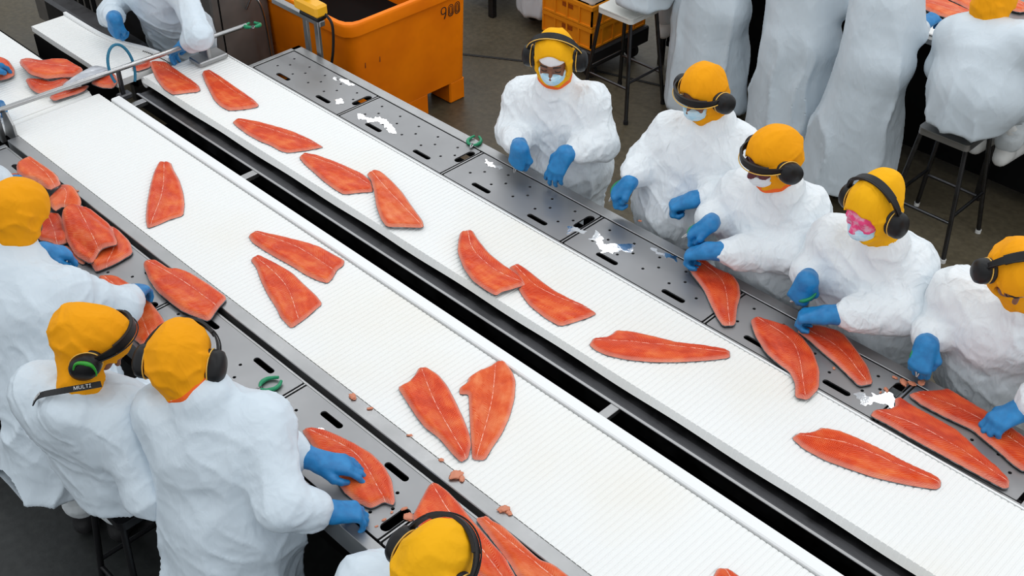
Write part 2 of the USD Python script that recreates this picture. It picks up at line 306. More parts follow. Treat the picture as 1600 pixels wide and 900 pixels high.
FISH = {"r1":[0.92,[[-5.843,2.889],[-5.841,2.914],[-5.782,2.962],[-5.668,2.953],[-5.513,2.947],[-5.416,2.938],[-5.364,2.916],[-5.358,2.892],[-5.384,2.855],[-5.409,2.809],[-5.43,2.778],[-5.523,2.779],[-5.648,2.811],[-5.766,2.855]],[[-5.839,2.904],[-5.595,2.907],[-5.378,2.913]]],"r2":[0.92,[[-5.532,3.035],[-5.525,3.086],[-5.483,3.084],[-5.407,3.084],[-5.279,3.074],[-5.16,3.069],[-5.066,3.061],[-4.999,3.048],[-4.986,3.031],[-4.998,2.989],[-5.026,2.942],[-5.062,2.896],[-5.135,2.892],[-5.219,2.908],[-5.308,2.942],[-5.428,2.988]],[[-5.527,3.062],[-5.209,3.03],[-4.992,3.035]]],"r3":[0.92,[[-4.944,2.84],[-4.951,2.881],[-4.901,2.912],[-4.825,2.949],[-4.71,2.989],[-4.59,3.016],[-4.481,3.025],[-4.4,3.025],[-4.411,2.996],[-4.433,2.947],[-4.482,2.863],[-4.525,2.846],[-4.609,2.843],[-4.678,2.828],[-4.784,2.822],[-4.888,2.83]],[[-4.948,2.855],[-4.696,2.938],[-4.405,3.02]]],"r4":[0.92,[[-4.408,2.876],[-4.42,2.921],[-4.359,2.952],[-4.267,2.974],[-4.162,2.993],[-4.056,3.006],[-3.973,2.991],[-3.922,2.96],[-3.898,2.936],[-3.935,2.891],[-3.979,2.823],[-4.046,2.82],[-4.145,2.827],[-4.244,2.843],[-4.341,2.857]],[[-4.414,2.896],[-4.177,2.952],[-3.931,2.96]]],"r5":[0.932,[[-4.028,3.008],[-4.028,3.058],[-3.985,3.072],[-3.885,3.053],[-3.782,3.026],[-3.657,2.979],[-3.529,2.934],[-3.489,2.907],[-3.492,2.89],[-3.549,2.84],[-3.61,2.783],[-3.679,2.806],[-3.776,2.86],[-3.868,2.925],[-3.967,2.987]],[[-4.028,3.033],[-3.817,2.975],[-3.51,2.901]]],"r6":[0.934,[[-3.333,2.994],[-3.304,3.044],[-3.236,3.012],[-3.12,2.973],[-3.006,2.958],[-2.934,2.958],[-2.884,2.948],[-2.842,2.925],[-2.85,2.898],[-2.866,2.85],[-2.88,2.817],[-2.878,2.781],[-2.941,2.776],[-3.029,2.783],[-3.125,2.819],[-3.228,2.88],[-3.284,2.936]],[[-3.317,3.024],[-3.177,2.931],[-2.996,2.896],[-2.848,2.919]]],"r7":[0.92,[[-2.995,2.975],[-2.987,3.024],[-2.934,3.023],[-2.831,3.007],[-2.737,2.998],[-2.644,3.003],[-2.571,3.013],[-2.5,3.011],[-2.507,2.967],[-2.526,2.907],[-2.553,2.838],[-2.635,2.834],[-2.738,2.847],[-2.811,2.874],[-2.866,2.901],[-2.933,2.957]],[[-2.986,2.998],[-2.779,2.956],[-2.505,3.006]]],"r8":[0.92,[[-2.386,2.837],[-2.403,2.883],[-2.368,2.924],[-2.365,2.961],[-2.37,2.986],[-2.313,3.031],[-2.238,3.065],[-2.137,3.108],[-2.053,3.17],[-1.959,3.219],[-1.928,3.182],[-1.977,3.111],[-2.06,3.012],[-2.133,2.939],[-2.216,2.877],[-2.293,2.839],[-2.348,2.83]],[[-2.39,2.861],[-2.241,2.987],[-1.944,3.199]]],"r9":[0.92,[[-1.487,2.977],[-1.487,3.012],[-1.456,3.05],[-1.442,3.084],[-1.442,3.103],[-1.376,3.14],[-1.306,3.153],[-1.216,3.165],[-1.117,3.17],[-1.023,3.183],[-0.984,3.182],[-0.968,3.15],[-0.974,3.127],[-1.06,3.073],[-1.163,3.021],[-1.247,2.994],[-1.337,2.968],[-1.426,2.962]],[[-1.482,2.995],[-1.305,3.093],[-1.135,3.125],[-0.978,3.157]]],"l1":[0.92,[[-4.868,2.343],[-4.828,2.387],[-4.764,2.361],[-4.653,2.327],[-4.541,2.277],[-4.453,2.228],[-4.376,2.171],[-4.393,2.109],[-4.394,2.041],[-4.403,1.995],[-4.479,2.031],[-4.592,2.108],[-4.705,2.193],[-4.806,2.277]],[[-4.849,2.366],[-4.611,2.207],[-4.404,2.016]]],"l2":[0.92,[[-4.019,2.292],[-4.025,2.34],[-3.96,2.373],[-3.876,2.413],[-3.789,2.45],[-3.724,2.474],[-3.639,2.481],[-3.556,2.489],[-3.53,2.461],[-3.524,2.42],[-3.492,2.372],[-3.477,2.332],[-3.518,2.314],[-3.591,2.3],[-3.688,2.296],[-3.78,2.285],[-3.885,2.277],[-3.964,2.276]],[[-4.029,2.318],[-3.772,2.39],[-3.51,2.401]]],"l3":[0.92,[[-3.86,2.192],[-3.863,2.24],[-3.761,2.257],[-3.65,2.267],[-3.536,2.251],[-3.442,2.242],[-3.378,2.225],[-3.366,2.17],[-3.351,2.118],[-3.341,2.044],[-3.348,2.032],[-3.431,2.044],[-3.492,2.068],[-3.599,2.098],[-3.693,2.132],[-3.794,2.177]],[[-3.864,2.216],[-3.593,2.187],[-3.343,2.078]]],"l4":[0.924,[[-2.747,2.109],[-2.737,2.156],[-2.75,2.201],[-2.775,2.247],[-2.748,2.268],[-2.691,2.272],[-2.618,2.254],[-2.524,2.214],[-2.435,2.172],[-2.353,2.128],[-2.311,2.095],[-2.272,2.042],[-2.276,2.01],[-2.333,2.017],[-2.425,2.037],[-2.503,2.036],[-2.574,2.053],[-2.657,2.08]],[[-2.768,2.248],[-2.552,2.14],[-2.274,2.034]]],"l5":[0.92,[[-2.324,2.107],[-2.479,2.244],[-2.523,2.282],[-2.548,2.257],[-2.575,2.282],[-2.575,2.324],[-2.593,2.348],[-2.592,2.403],[-2.579,2.448],[-2.583,2.495],[-2.563,2.519],[-2.498,2.498],[-2.445,2.465],[-2.38,2.394],[-2.319,2.305],[-2.276,2.221],[-2.252,2.15],[-2.223,2.082],[-2.258,2.051]],[[-2.579,2.487],[-2.418,2.305],[-2.249,2.065]]],"l6":[0.92,[[-1.297,2.235],[-1.314,2.292],[-1.284,2.315],[-1.217,2.314],[-1.112,2.292],[-0.989,2.258],[-1.083,2.147],[-1.2,2.169]],[[-1.3,2.302],[-1.186,2.254],[-1.029,2.211]]],"t1":[0.932,[[-4.157,1.825],[-4.168,1.847],[-4.14,1.883],[-4.045,1.889],[-4.013,1.922],[-3.941,1.941],[-3.826,1.951],[-3.69,1.955],[-3.656,1.883],[-3.61,1.808],[-3.674,1.786],[-3.749,1.766],[-3.825,1.763],[-3.937,1.764],[-4.044,1.785]],[[-4.16,1.842],[-3.915,1.875],[-3.645,1.882]]],"t2":[0.922,[[-4.237,1.637],[-4.186,1.701],[-4.074,1.715],[-3.909,1.709],[-3.804,1.692],[-3.707,1.669],[-3.684,1.587],[-3.671,1.531],[-3.788,1.529],[-3.986,1.57]],[[-4.217,1.657],[-3.938,1.649],[-3.686,1.573]]],"t3":[0.924,[[-2.821,1.695],[-2.812,1.727],[-2.766,1.759],[-2.698,1.779],[-2.62,1.795],[-2.544,1.806],[-2.461,1.798],[-2.388,1.773],[-2.305,1.717],[-2.294,1.699],[-2.328,1.686],[-2.333,1.655],[-2.34,1.632],[-2.399,1.616],[-2.469,1.614],[-2.59,1.651],[-2.707,1.671]],[[-2.817,1.707],[-2.576,1.756],[-2.325,1.689]]],"t4":[0.923,[[-2.277,1.866],[-2.261,1.879],[-2.208,1.88],[-2.14,1.871],[-2.07,1.854],[-1.983,1.839],[-1.913,1.825],[-1.851,1.817],[-1.813,1.801],[-1.77,1.785],[-1.743,1.767],[-1.742,1.713],[-1.819,1.699],[-1.966,1.694],[-2.062,1.676],[-2.137,1.692],[-2.205,1.71],[-2.233,1.765],[-2.269,1.837]],[[-2.271,1.86],[-2.11,1.809],[-1.954,1.784],[-1.753,1.738]]],"t5":[0.923,[[-2.045,1.862],[-2.024,1.9],[-1.998,1.897],[-1.951,1.907],[-1.866,1.9],[-1.795,1.893],[-1.757,1.892],[-1.716,1.91],[-1.643,1.911],[-1.576,1.904],[-1.596,1.833],[-1.668,1.787],[-1.765,1.789],[-1.814,1.808],[-1.911,1.831],[-1.958,1.843]],[[-2.037,1.878],[-1.869,1.869],[-1.626,1.865]]],"t6":[0.921,[[-1.876,1.654],[-1.875,1.693],[-1.86,1.715],[-1.817,1.703],[-1.737,1.702],[-1.695,1.637],[-1.721,1.576],[-1.796,1.59]],[[-1.867,1.701],[-1.779,1.66],[-1.708,1.606]]],"p1":[0.9700000000000001,[[-5.254,1.789],[-5.304,1.883],[-5.235,1.892],[-5.061,1.899],[-4.956,1.866],[-4.926,1.793],[-5.052,1.786],[-5.12,1.758],[-5.185,1.758]],[[-5.295,1.858],[-5.095,1.856],[-4.944,1.83]]],"p0":[0.92,[[-5.28,1.619],[-5.307,1.714],[-5.291,1.788],[-5.206,1.815],[-4.987,1.753],[-4.971,1.614]],[[-5.296,1.643],[-5.18,1.718],[-5.05,1.769]]],"p2":[0.9500000000000001,[[-4.956,1.814],[-5.014,1.892],[-4.887,1.898],[-4.807,1.885],[-4.741,1.835],[-4.793,1.783],[-4.774,1.734],[-4.903,1.75]],[[-5.008,1.866],[-4.868,1.847],[-4.778,1.782]]],"p3":[0.9750000000000001,[[-4.727,1.744],[-4.764,1.82],[-4.711,1.874],[-4.51,1.873],[-4.351,1.816],[-4.317,1.794],[-4.342,1.728],[-4.307,1.654],[-4.412,1.637],[-4.556,1.668]],[[-4.746,1.831],[-4.548,1.776],[-4.327,1.716]]],"p4":[0.925,[[-4.443,1.689],[-4.589,1.836],[-4.504,1.891],[-4.359,1.878],[-4.271,1.84],[-4.257,1.737],[-4.265,1.65],[-4.32,1.662]],[[-4.526,1.884],[-4.366,1.807],[-4.254,1.694]]],"p5":[0.922,[[-4.826,1.702],[-4.782,1.761],[-4.546,1.675],[-4.556,1.623],[-4.66,1.583],[-4.819,1.649]],[[-4.81,1.71],[-4.683,1.675],[-4.57,1.63]]],"p6":[0.92,[[-4.561,1.657],[-4.474,1.667],[-4.382,1.677],[-4.357,1.64],[-4.438,1.628],[-4.497,1.616]],[[-4.539,1.651],[-4.447,1.652],[-4.37,1.654]]],"a1":[0.924,[[-2.446,3.557],[-2.47,3.615],[-2.431,3.64],[-2.33,3.62],[-2.249,3.634],[-2.192,3.6],[-2.139,3.538],[-2.102,3.464],[-2.035,3.361],[-2.069,3.321],[-2.127,3.353],[-2.199,3.403],[-2.279,3.462],[-2.393,3.517]],[[-2.439,3.599],[-2.251,3.554],[-2.055,3.347]]],"a2":[0.928,[[-2.005,3.426],[-2.005,3.462],[-1.929,3.49],[-1.875,3.508],[-1.796,3.494],[-1.707,3.446],[-1.625,3.368],[-1.566,3.274],[-1.559,3.188],[-1.602,3.165],[-1.649,3.233],[-1.704,3.274],[-1.769,3.284],[-1.839,3.303],[-1.931,3.359]],[[-1.993,3.45],[-1.78,3.412],[-1.574,3.189]]],"a3":[0.924,[[-1.834,3.51],[-1.795,3.607],[-1.691,3.64],[-1.592,3.585],[-1.5,3.527],[-1.432,3.455],[-1.464,3.403],[-1.525,3.426],[-1.605,3.454],[-1.693,3.477],[-1.767,3.5]],[[-1.828,3.539],[-1.642,3.529],[-1.448,3.434]]],"a4":[0.926,[[-1.341,3.288],[-1.348,3.321],[-1.329,3.345],[-1.306,3.373],[-1.302,3.403],[-1.324,3.436],[-1.317,3.458],[-1.263,3.451],[-1.192,3.452],[-1.133,3.452],[-1.068,3.45],[-1.003,3.428],[-0.925,3.395],[-0.867,3.38],[-0.807,3.351],[-0.791,3.315],[-0.804,3.297],[-0.872,3.295],[-0.972,3.293],[-1.075,3.291],[-1.18,3.289],[-1.263,3.292],[-1.316,3.288]],[[-1.344,3.315],[-1.163,3.354],[-0.978,3.351],[-0.802,3.326]]],"a5":[0.924,[[-1.299,3.495],[-1.287,3.532],[-1.222,3.613],[-1.213,3.638],[-1.156,3.633],[-1.071,3.626],[-1.029,3.623],[-0.944,3.614],[-0.874,3.598],[-0.801,3.577],[-0.739,3.524],[-0.791,3.428],[-0.84,3.437],[-0.907,3.461],[-0.96,3.474],[-1.029,3.496],[-1.078,3.49],[-1.155,3.483],[-1.236,3.481]],[[-1.296,3.513],[-1.061,3.556],[-0.76,3.517]]],"u1":[0.9500000000000001,[[-6.355,2.351],[-6.345,2.405],[-6.229,2.432],[-6.205,2.49],[-6.145,2.538],[-6.047,2.548],[-5.993,2.558],[-5.954,2.489],[-5.996,2.426],[-6.035,2.345],[-6.13,2.303],[-6.288,2.329]],[[-6.33,2.343],[-6.141,2.421],[-5.999,2.541]]],"u2":[0.932,[[-6.141,2.276],[-6.086,2.352],[-6.03,2.377],[-6.018,2.496],[-5.938,2.405],[-5.907,2.311],[-5.943,2.254],[-6.046,2.255]],[[-6.126,2.28],[-5.987,2.335],[-5.98,2.447]]],"u3":[0.9650000000000001,[[-5.873,2.363],[-5.914,2.447],[-5.942,2.526],[-5.961,2.616],[-5.887,2.646],[-5.846,2.654],[-5.811,2.571],[-5.803,2.495],[-5.813,2.392]],[[-5.868,2.368],[-5.89,2.524],[-5.858,2.653]]],"u4":[0.922,[[-5.882,2.28],[-5.885,2.359],[-5.865,2.441],[-5.849,2.51],[-5.809,2.456],[-5.805,2.408],[-5.816,2.336],[-5.823,2.279]],[[-5.864,2.278],[-5.836,2.367],[-5.84,2.498]]],"u5":[0.93,[[-5.854,2.515],[-5.868,2.619],[-5.847,2.671],[-5.756,2.634],[-5.71,2.575],[-5.762,2.534]],[[-5.849,2.52],[-5.805,2.575],[-5.801,2.653]]],"u6":[0.924,[[-6.526,2.218],[-6.521,2.313],[-6.451,2.326],[-6.322,2.3],[-6.249,2.264],[-6.239,2.22],[-6.248,2.179],[-6.313,2.135]],[[-6.443,2.19],[-6.401,2.254],[-6.278,2.278]]],"u7":[0.922,[[-5.866,2.783],[-5.871,2.823],[-5.867,2.905],[-5.813,2.88],[-5.796,2.853],[-5.804,2.779]],[[-5.85,2.777],[-5.841,2.83],[-5.834,2.893]]],"b1":[0.93,[[-3.294,6.759],[-3.202,6.796],[-3.058,6.9],[-2.763,6.839],[-2.802,6.672],[-2.968,6.66],[-3.139,6.711]],[[-3.278,6.747],[-3.024,6.76],[-2.763,6.775]]],"b2":[0.93,[[-3.169,6.938],[-3.025,7.083],[-2.9,7.098],[-2.737,6.994],[-2.763,6.839],[-2.925,6.899],[-3.072,6.926]],[[-3.154,6.927],[-2.976,6.994],[-2.735,6.931]]],"b3":[0.93,[[-3.044,7.119],[-2.928,7.236],[-2.7,7.217],[-2.545,7.16],[-2.613,7.04],[-2.805,7.085]],[[-3.038,7.125],[-2.828,7.17],[-2.564,7.128]]]}
PEOPLE = {"w1":{"head":[-3.438,3.72,1.53],"yaw":-58,"pitch":22,"roll":0,"neck":[-3.489,3.79,1.314],"shr":[-3.718,3.8,1.186],"shl":[-3.324,3.86,1.288],"elr":[-3.7,3.7,1.03],"wrr":[-3.463,3.52,1.107],"har":[-3.484,3.51,1.0],"ell":[-3.22,3.84,1.099],"wrl":[-3.256,3.62,1.125],"hal":[-3.273,3.57,1.038],"hip":[-3.48,3.86,0.904],"hem":0.35,"hemr":0.19,"bulk":1.05,"curl_r":0.9,"curl_l":0.25,"cap":"white","band":5},
"w2":{"head":[-2.724,3.93,1.539],"yaw":-94,"pitch":22,"roll":0,"neck":[-2.681,4.0,1.353],"shr":[-2.879,3.95,1.268],"shl":[-2.583,4.08,1.266],"elr":[-2.947,3.85,1.131],"wrr":[-2.902,3.679,1.1],"har":[-2.955,3.629,1.02],"ell":[-2.485,3.98,1.097],"wrl":[-2.602,3.767,1.1],"hal":[-2.679,3.721,1.05],"hip":[-2.769,3.95,0.905],"hem":0.35,"hemr":0.19,"bulk":1.05,"curl_r":0.8,"curl_l":1.0,"cap":None,"band":72},
"w3":{"head":[-2.22,3.75,1.497],"yaw":-110,"pitch":24,"roll":0,"neck":[-2.195,3.84,1.298],"shr":[-2.41,3.86,1.188],"shl":[-2.138,3.96,1.185],"elr":[-2.533,3.88,1.033],"wrr":[-2.409,3.646,1.12],"har":[-2.493,3.611,1.04],"ell":[-2.078,3.8,1.045],"wrl":[-2.342,3.546,1.06],"hal":[-2.436,3.527,1.0],"hip":[-2.22,3.92,0.864],"hem":0.35,"hemr":0.19,"bulk":1.08,"curl_r":0.8,"curl_l":0.8,"cap":"dark","band":70},
"w4":{"head":[-1.713,3.7,1.505],"yaw":-100,"pitch":22,"roll":0,"neck":[-1.671,3.8,1.299],"shr":[-1.889,3.8,1.23],"shl":[-1.604,3.92,1.184],"elr":[-2.001,3.86,1.019],"wrr":[-1.875,3.606,1.12],"har":[-1.892,3.581,1.03],"ell":[-1.518,3.76,1.06],"wrl":[-1.74,3.544,1.05],"hal":[-1.839,3.519,1.0],"hip":[-1.697,3.92,0.845],"hem":0.35,"hemr":0.19,"bulk":1.1,"curl_r":0.8,"curl_l":0.8,"cap":"pink","band":-8},
"w5":{"head":[-1.102,3.66,1.551],"yaw":-42,"pitch":52,"roll":0,"neck":[-1.099,3.86,1.276],"shr":[-1.355,3.84,1.223],"shl":[-1.0,3.92,1.188],"elr":[-1.399,3.85,1.026],"wrr":[-1.337,3.638,1.08],"har":[-1.321,3.584,1.0],"ell":[-0.825,3.72,1.149],"wrl":[-0.924,3.61,1.02],"hal":[-0.974,3.505,0.985],"hip":[-1.129,4.0,0.84],"hem":0.35,"hemr":0.19,"bulk":1.1,"curl_r":0.85,"curl_l":0.6,"cap":"peach","band":-20},
"l1":{"head":[-4.044,1.337,1.5],"yaw":98,"pitch":40,"roll":0,"neck":[-4.041,1.252,1.36],"shr":[-3.791,1.337,1.26],"shl":[-4.127,1.131,1.3],"elr":[-3.776,1.526,1.08],"wrr":[-3.865,1.614,1.04],"har":[-3.937,1.701,1.0],"ell":[-4.454,1.278,1.08],"wrl":[-4.328,1.483,1.1],"hal":[-4.313,1.568,1.05],"hip":[-3.761,1.197,0.88],"hem":0.5,"hemr":0.24,"hemoff":[0,-0.12],"bulk":1.02,"curl_r":0.5,"curl_l":0.6,"cap":None,"band":None},
"l2":{"head":[-3.204,1.18,1.45],"yaw":48,"pitch":48,"roll":0,"neck":[-3.16,1.04,1.3],"shr":[-3.059,1.124,1.22],"shl":[-3.369,0.991,1.24],"elr":[-2.905,1.104,0.98],"wrr":[-3.065,1.225,1.0],"har":[-3.029,1.284,1.0],"ell":[-3.365,1.165,1.03],"wrl":[-3.14,1.27,1.02],"hal":[-3.123,1.315,1.0],"hip":[-3.24,1.2,0.88],"hem":0.8,"hemr":0.2,"collar":-0.2,"nape":0.95,"bulk":1.1,"curl_r":0.5,"curl_l":0.5,"cap":None,"band":25,"seated":True},
"l3":{"head":[-2.865,1.308,1.5],"yaw":128,"pitch":42,"roll":0,"neck":[-2.757,1.312,1.38],"shr":[-2.637,1.438,1.28],"shl":[-2.908,1.225,1.3],"elr":[-2.433,1.342,1.1],"wrr":[-2.354,1.481,1.02],"har":[-2.327,1.551,0.985],"ell":[-2.847,1.459,1.08],"wrl":[-2.567,1.597,1.02],"hal":[-2.5,1.685,0.985],"hip":[-2.707,1.301,0.88],"hem":0.35,"hemr":0.29,"hemoff":[0,-0.12],"bulk":1.1,"curl_r":0.5,"curl_l":0.25,"cap":None,"band":25},
"l4":{"head":[-1.632,1.332,1.5],"yaw":90,"pitch":42,"roll":0,"neck":[-1.645,1.241,1.36],"shr":[-1.526,1.322,1.28],"shl":[-1.85,1.264,1.28],"elr":[-1.492,1.492,1.08],"wrr":[-1.537,1.621,1.02],"har":[-1.548,1.691,0.99],"ell":[-1.83,1.38,1.05],"wrl":[-1.781,1.495,1.02],"hal":[-1.764,1.561,0.99],"hip":[-1.738,1.184,0.88],"hem":0.35,"hemr":0.24,"bulk":1.1,"curl_r":0.5,"curl_l":0.4,"cap":None,"band":8},
"l0":{"head":[-4.605,1.349,1.48],"yaw":70,"pitch":35,"roll":0,"neck":[-4.663,1.283,1.34],"shr":[-4.657,1.445,1.3],"shl":[-4.837,1.194,1.3],"elr":[-4.75,1.488,1.1],"wrr":[-5.032,1.655,1.03],"har":[-5.182,1.752,0.99],"ell":[-4.995,1.243,1.1],"wrl":[-5.295,1.449,1.04],"hal":[-5.431,1.546,1.0],"hip":[-4.691,1.216,0.88],"hem":0.35,"hemr":0.28,"bulk":1.1,"curl_r":0.5,"curl_l":0.5,"cap":None,"band":None},
"tl":{"head":[-5.856,3.02,1.539],"yaw":-95,"pitch":30,"roll":0,"neck":[-6.013,3.1,1.309],"shr":[-6.318,3.1,1.167],"shl":[-5.815,3.16,1.283],"elr":[-6.408,2.98,1.013],"wrr":[-6.105,2.863,1.12],"har":[-6.141,2.847,1.0],"ell":[-5.511,3.05,1.148],"wrl":[-5.662,3.039,1.06],"hal":[-5.752,2.989,0.99],"hip":[-6.2,3.3,0.86],"hem":0.35,"hemr":0.2,"bulk":0.95,"curl_r":0.8,"curl_l":0.4,"cap":None,"band":None},
"ba":{"head":[-4.299,6.05,1.477],"yaw":80,"pitch":35,"roll":0,"neck":[-4.246,6.0,1.362],"shr":[-4.05,6.0,1.374],"shl":[-4.476,5.98,1.284],"elr":[-3.982,6.05,1.153],"wrr":[-4.201,6.35,0.977],"har":[-4.239,6.45,0.914],"ell":[-4.579,6.05,0.976],"wrl":[-4.613,6.35,0.855],"hal":[-4.602,6.45,0.805],"hip":[-4.09,5.95,0.85],"hem":0.16,"hemr":0.26,"bulk":0.95,"cap":None,"band":None},
"bb":{"head":[-3.574,6.05,1.51],"yaw":80,"pitch":35,"roll":0,"neck":[-3.563,6.0,1.39],"shr":[-3.323,6.0,1.401],"shl":[-3.744,5.98,1.325],"elr":[-3.271,6.05,1.084],"wrr":[-3.346,6.35,0.962],"har":[-3.36,6.45,0.946],"ell":[-3.794,6.05,1.042],"wrl":[-3.79,6.35,0.928],"hal":[-3.754,6.45,0.894],"hip":[-3.433,5.95,0.854],"hem":0.1,"hemr":0.27,"bulk":0.95,"cap":None,"band":None},
"bc":{"head":[-3.005,6.0,1.568],"yaw":85,"pitch":35,"roll":0,"neck":[-2.987,5.95,1.439],"shr":[-2.843,5.98,1.436],"shl":[-3.096,5.9,1.422],"elr":[-2.747,6.0,1.096],"wrr":[-2.815,6.2,1.072],"har":[-2.794,6.3,1.094],"ell":[-3.103,5.98,1.122],"wrl":[-3.088,6.3,1.042],"hal":[-3.064,6.42,1.01],"hip":[-2.856,5.85,0.93],"hem":0.12,"hemr":0.28,"hemoff":[-0.1,0.02],"bulk":0.82,"curl_r":0.7,"curl_l":0.5,"cap":None,"band":None},
"bd":{"head":[-2.352,6.0,1.407],"yaw":60,"pitch":20,"roll":0,"neck":[-2.32,5.95,1.249],"shr":[-2.101,5.9,1.328],"shl":[-2.514,5.95,1.194],"elr":[-1.96,5.95,1.184],"wrr":[-2.058,6.2,1.113],"har":[-2.085,6.3,1.106],"ell":[-2.562,6.0,0.962],"wrl":[-2.577,6.2,0.985],"hal":[-2.591,6.3,0.985],"hip":[-2.264,5.9,0.993],"hem":0.79,"hemr":0.21,"bulk":1.15,"cap":None,"band":None,"seated":True},
"be":{"head":[-4.456,5.75,1.393],"yaw":75,"pitch":25,"roll":0,"neck":[-4.444,5.72,1.261],"shr":[-4.203,5.7,1.294],"shl":[-4.656,5.7,1.164],"elr":[-4.16,5.78,1.033],"wrr":[-4.383,6.05,0.902],"har":[-4.447,6.15,0.874],"ell":[-4.757,5.78,0.87],"wrl":[-4.81,6.05,0.771],"hal":[-4.835,6.15,0.755],"hip":[-4.52,5.82,0.97],"hem":0.8,"hemr":0.18,"bulk":0.8,"cap":None,"band":None,"seated":True},
"la":{"head":[-6.25,1.48,1.5],"yaw":80,"pitch":40,"roll":0,"neck":[-6.25,1.36,1.34],"shr":[-6.07,1.38,1.3],"shl":[-6.43,1.38,1.3],"elr":[-5.92,1.55,1.12],"wrr":[-5.817,1.944,1.03],"har":[-5.941,2.03,0.97],"ell":[-6.48,1.62,1.12],"wrl":[-6.225,2.115,1.04],"hal":[-6.302,2.228,0.99],"hip":[-6.25,1.25,0.88],"hem":0.35,"hemr":0.26,"bulk":1.0,"curl_r":0.5,"curl_l":0.3,"cap":None,"band":None},
"bf":{"head":[-5.95,6.4,1.5],"yaw":80,"pitch":30,"roll":0,"neck":[-5.95,6.32,1.36],"shr":[-5.76,6.32,1.3],"shl":[-6.14,6.32,1.3],"elr":[-5.7,6.38,1.05],"wrr":[-5.78,6.6,1.02],"har":[-5.8,6.7,1.0],"ell":[-6.2,6.38,1.05],"wrl":[-6.12,6.6,1.02],"hal":[-6.1,6.7,1.0],"hip":[-5.95,6.3,0.86],"hem":0.12,"hemr":0.2,"bulk":0.9,"cap":None,"band":None}}

# ---------------------------------------------------------------- floor
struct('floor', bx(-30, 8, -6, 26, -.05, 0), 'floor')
struct('trim_1', tube([(-6.35, 5.25, .001), (-5.2, 5.95, .001), (-4.6, 6.15, .001)], 0, flat=(.025, .006), up=(0, 0, 1)), 'floor_joint')

# ---------------------------------------------------------------- conveyors
XE = 0.9                                    # downstream end, out of the picture
def ribbed_belt(x0, x1, y0, y1, top=T, th=.035, pitch=.025, curve=None, slope=0.0):
    """modular belt: a cross rib every pitch; curve(x) moves the far edge"""
    n = int((x1 - x0) / pitch); xs, zs = [], []
    for i in range(n):
        a = x0 + i * pitch
        xs += [a, a + pitch * .12, a + pitch * .24, a + pitch * .86]; zs += [top - .0030, top - .0030, top, top]
    xs.append(x1); zs.append(top)
    xs, zs = np.array(xs), np.array(zs); k = len(xs)
    ya = np.full(k, y0); yb = np.full(k, y1) if curve is None else np.array([curve(x) for x in xs])
    sag = .006 * (1 - np.cos(2 * PI * xs / .62)) * .5
    V = np.vstack([np.c_[xs, ya, zs], np.c_[xs, yb, zs], np.c_[xs, ya - slope, np.full(k, top - th) - sag], np.c_[xs, yb, np.full(k, top - th) - sag]])
    F = []
    for i in range(k - 1):
        a, b, c, d = i, i + k, i + 2 * k, i + 3 * k
        F += [(a, a + 1, b + 1), (a, b + 1, b), (c, d + 1, c + 1), (c, d, d + 1), (a, c, c + 1), (a, c + 1, a + 1), (b, b + 1, d + 1), (b, d + 1, d)]
    for i in (0, k - 1): F += [(i, i + k, i + 3 * k), (i, i + 3 * k, i + 2 * k)]
    return trimesh.Trimesh(V, np.array(F), process=False)
def legs(t, xs, ya, yb, z, m='steel_dark'):
    for x in xs:
        for y in (ya, yb):
            add(t, 'leg', bx(x - .03, x + .03, y - .03, y + .03, .02, z, .004), m); add(t, 'foot_pad', bx(x - .05, x + .05, y - .05, y + .05, 0, .02, .004), 'rubber')
# near conveyor
X0 = -5.74
c = thing('belt_conveyor', (X0, 1.9, 0), 'white ribbed belt conveyor nearest the bottom left row of workers', 'conveyor')
add(c, 'belt', ribbed_belt(X0, XE, 1.972, 2.50), 'belt', label='white ribbed plastic belt')
add(c, 'end_roller', rot(trimesh.creation.cylinder(.032, .52, 24), 90, (1, 0, 0)).apply_translation((X0 + .006, 2.236, T - .034)), 'belt', smooth=30)
add(c, 'edge_guard', cat_([bx(-5.62, XE, 2.507, 2.562, T - .06, T + .012, .005)]), 'guard', label='white plastic edge guard beside the gap')
add(c, 'side_rail', bx(-5.62, XE, 1.905, 1.968, T - .10, T + .004, .003), 'steel', label='flat steel side rail')
add(c, 'rail_skirt', bx(-5.62, XE, 1.890, 1.904, T - .30, T - .06), 'steel_dark')
add(c, 'shade_tray', bx(-5.7, XE, 1.92, 2.50, T - .34, T - .30), 'void')
add(c, 'shade_side', bx(-5.7, XE, 2.53, 2.555, .12, T - .06), 'void')  # added black panel and tray; shade of the gap put in as colour
legs(c, (-5.4, -3.6, -1.8, .3), 1.95, 2.48, T - .34)
# far conveyor
c = thing('belt_conveyor', (X0, 2.7, 0), 'white ribbed belt conveyor on the far side of the black gap', 'conveyor')
add(c, 'belt', ribbed_belt(X0, XE, 2.785, 3.262, th=.030, slope=.017), 'belt', label='white ribbed plastic belt')
add(c, 'end_roller', rot(trimesh.creation.cylinder(.032, .48, 24), 90, (1, 0, 0)).apply_translation((X0 + .006, 3.018, T - .036)), 'belt', smooth=30)
add(c, 'edge_strip', bx(-5.66, XE, 3.2655, 3.274, T - .05, T + .003, .001), 'guard')
add(c, 'side_channel', cat_([bx(X0 + .05, XE, 2.715, 2.85, T - .074, T - .066), bx(X0 + .05, XE, 2.700, 2.716, T - .14, T - .058, .003)]), 'steel_dark', label='dark steel side channel under the belt edge')
add(c, 'channel_lip', bx(X0 + .05, XE, 2.692, 2.706, T - .064, T - .056, .002), 'steel', label='bare steel lip of the side channel')
add(c, 'shade_side', bx(-5.7, XE, 2.86, 2.88, .12, T - .05), 'void')
add(c, 'shade_tray', bx(-5.7, XE, 2.72, 3.26, T - .36, T - .32), 'void')  # black panel and tray added so the gap reads as deep shade
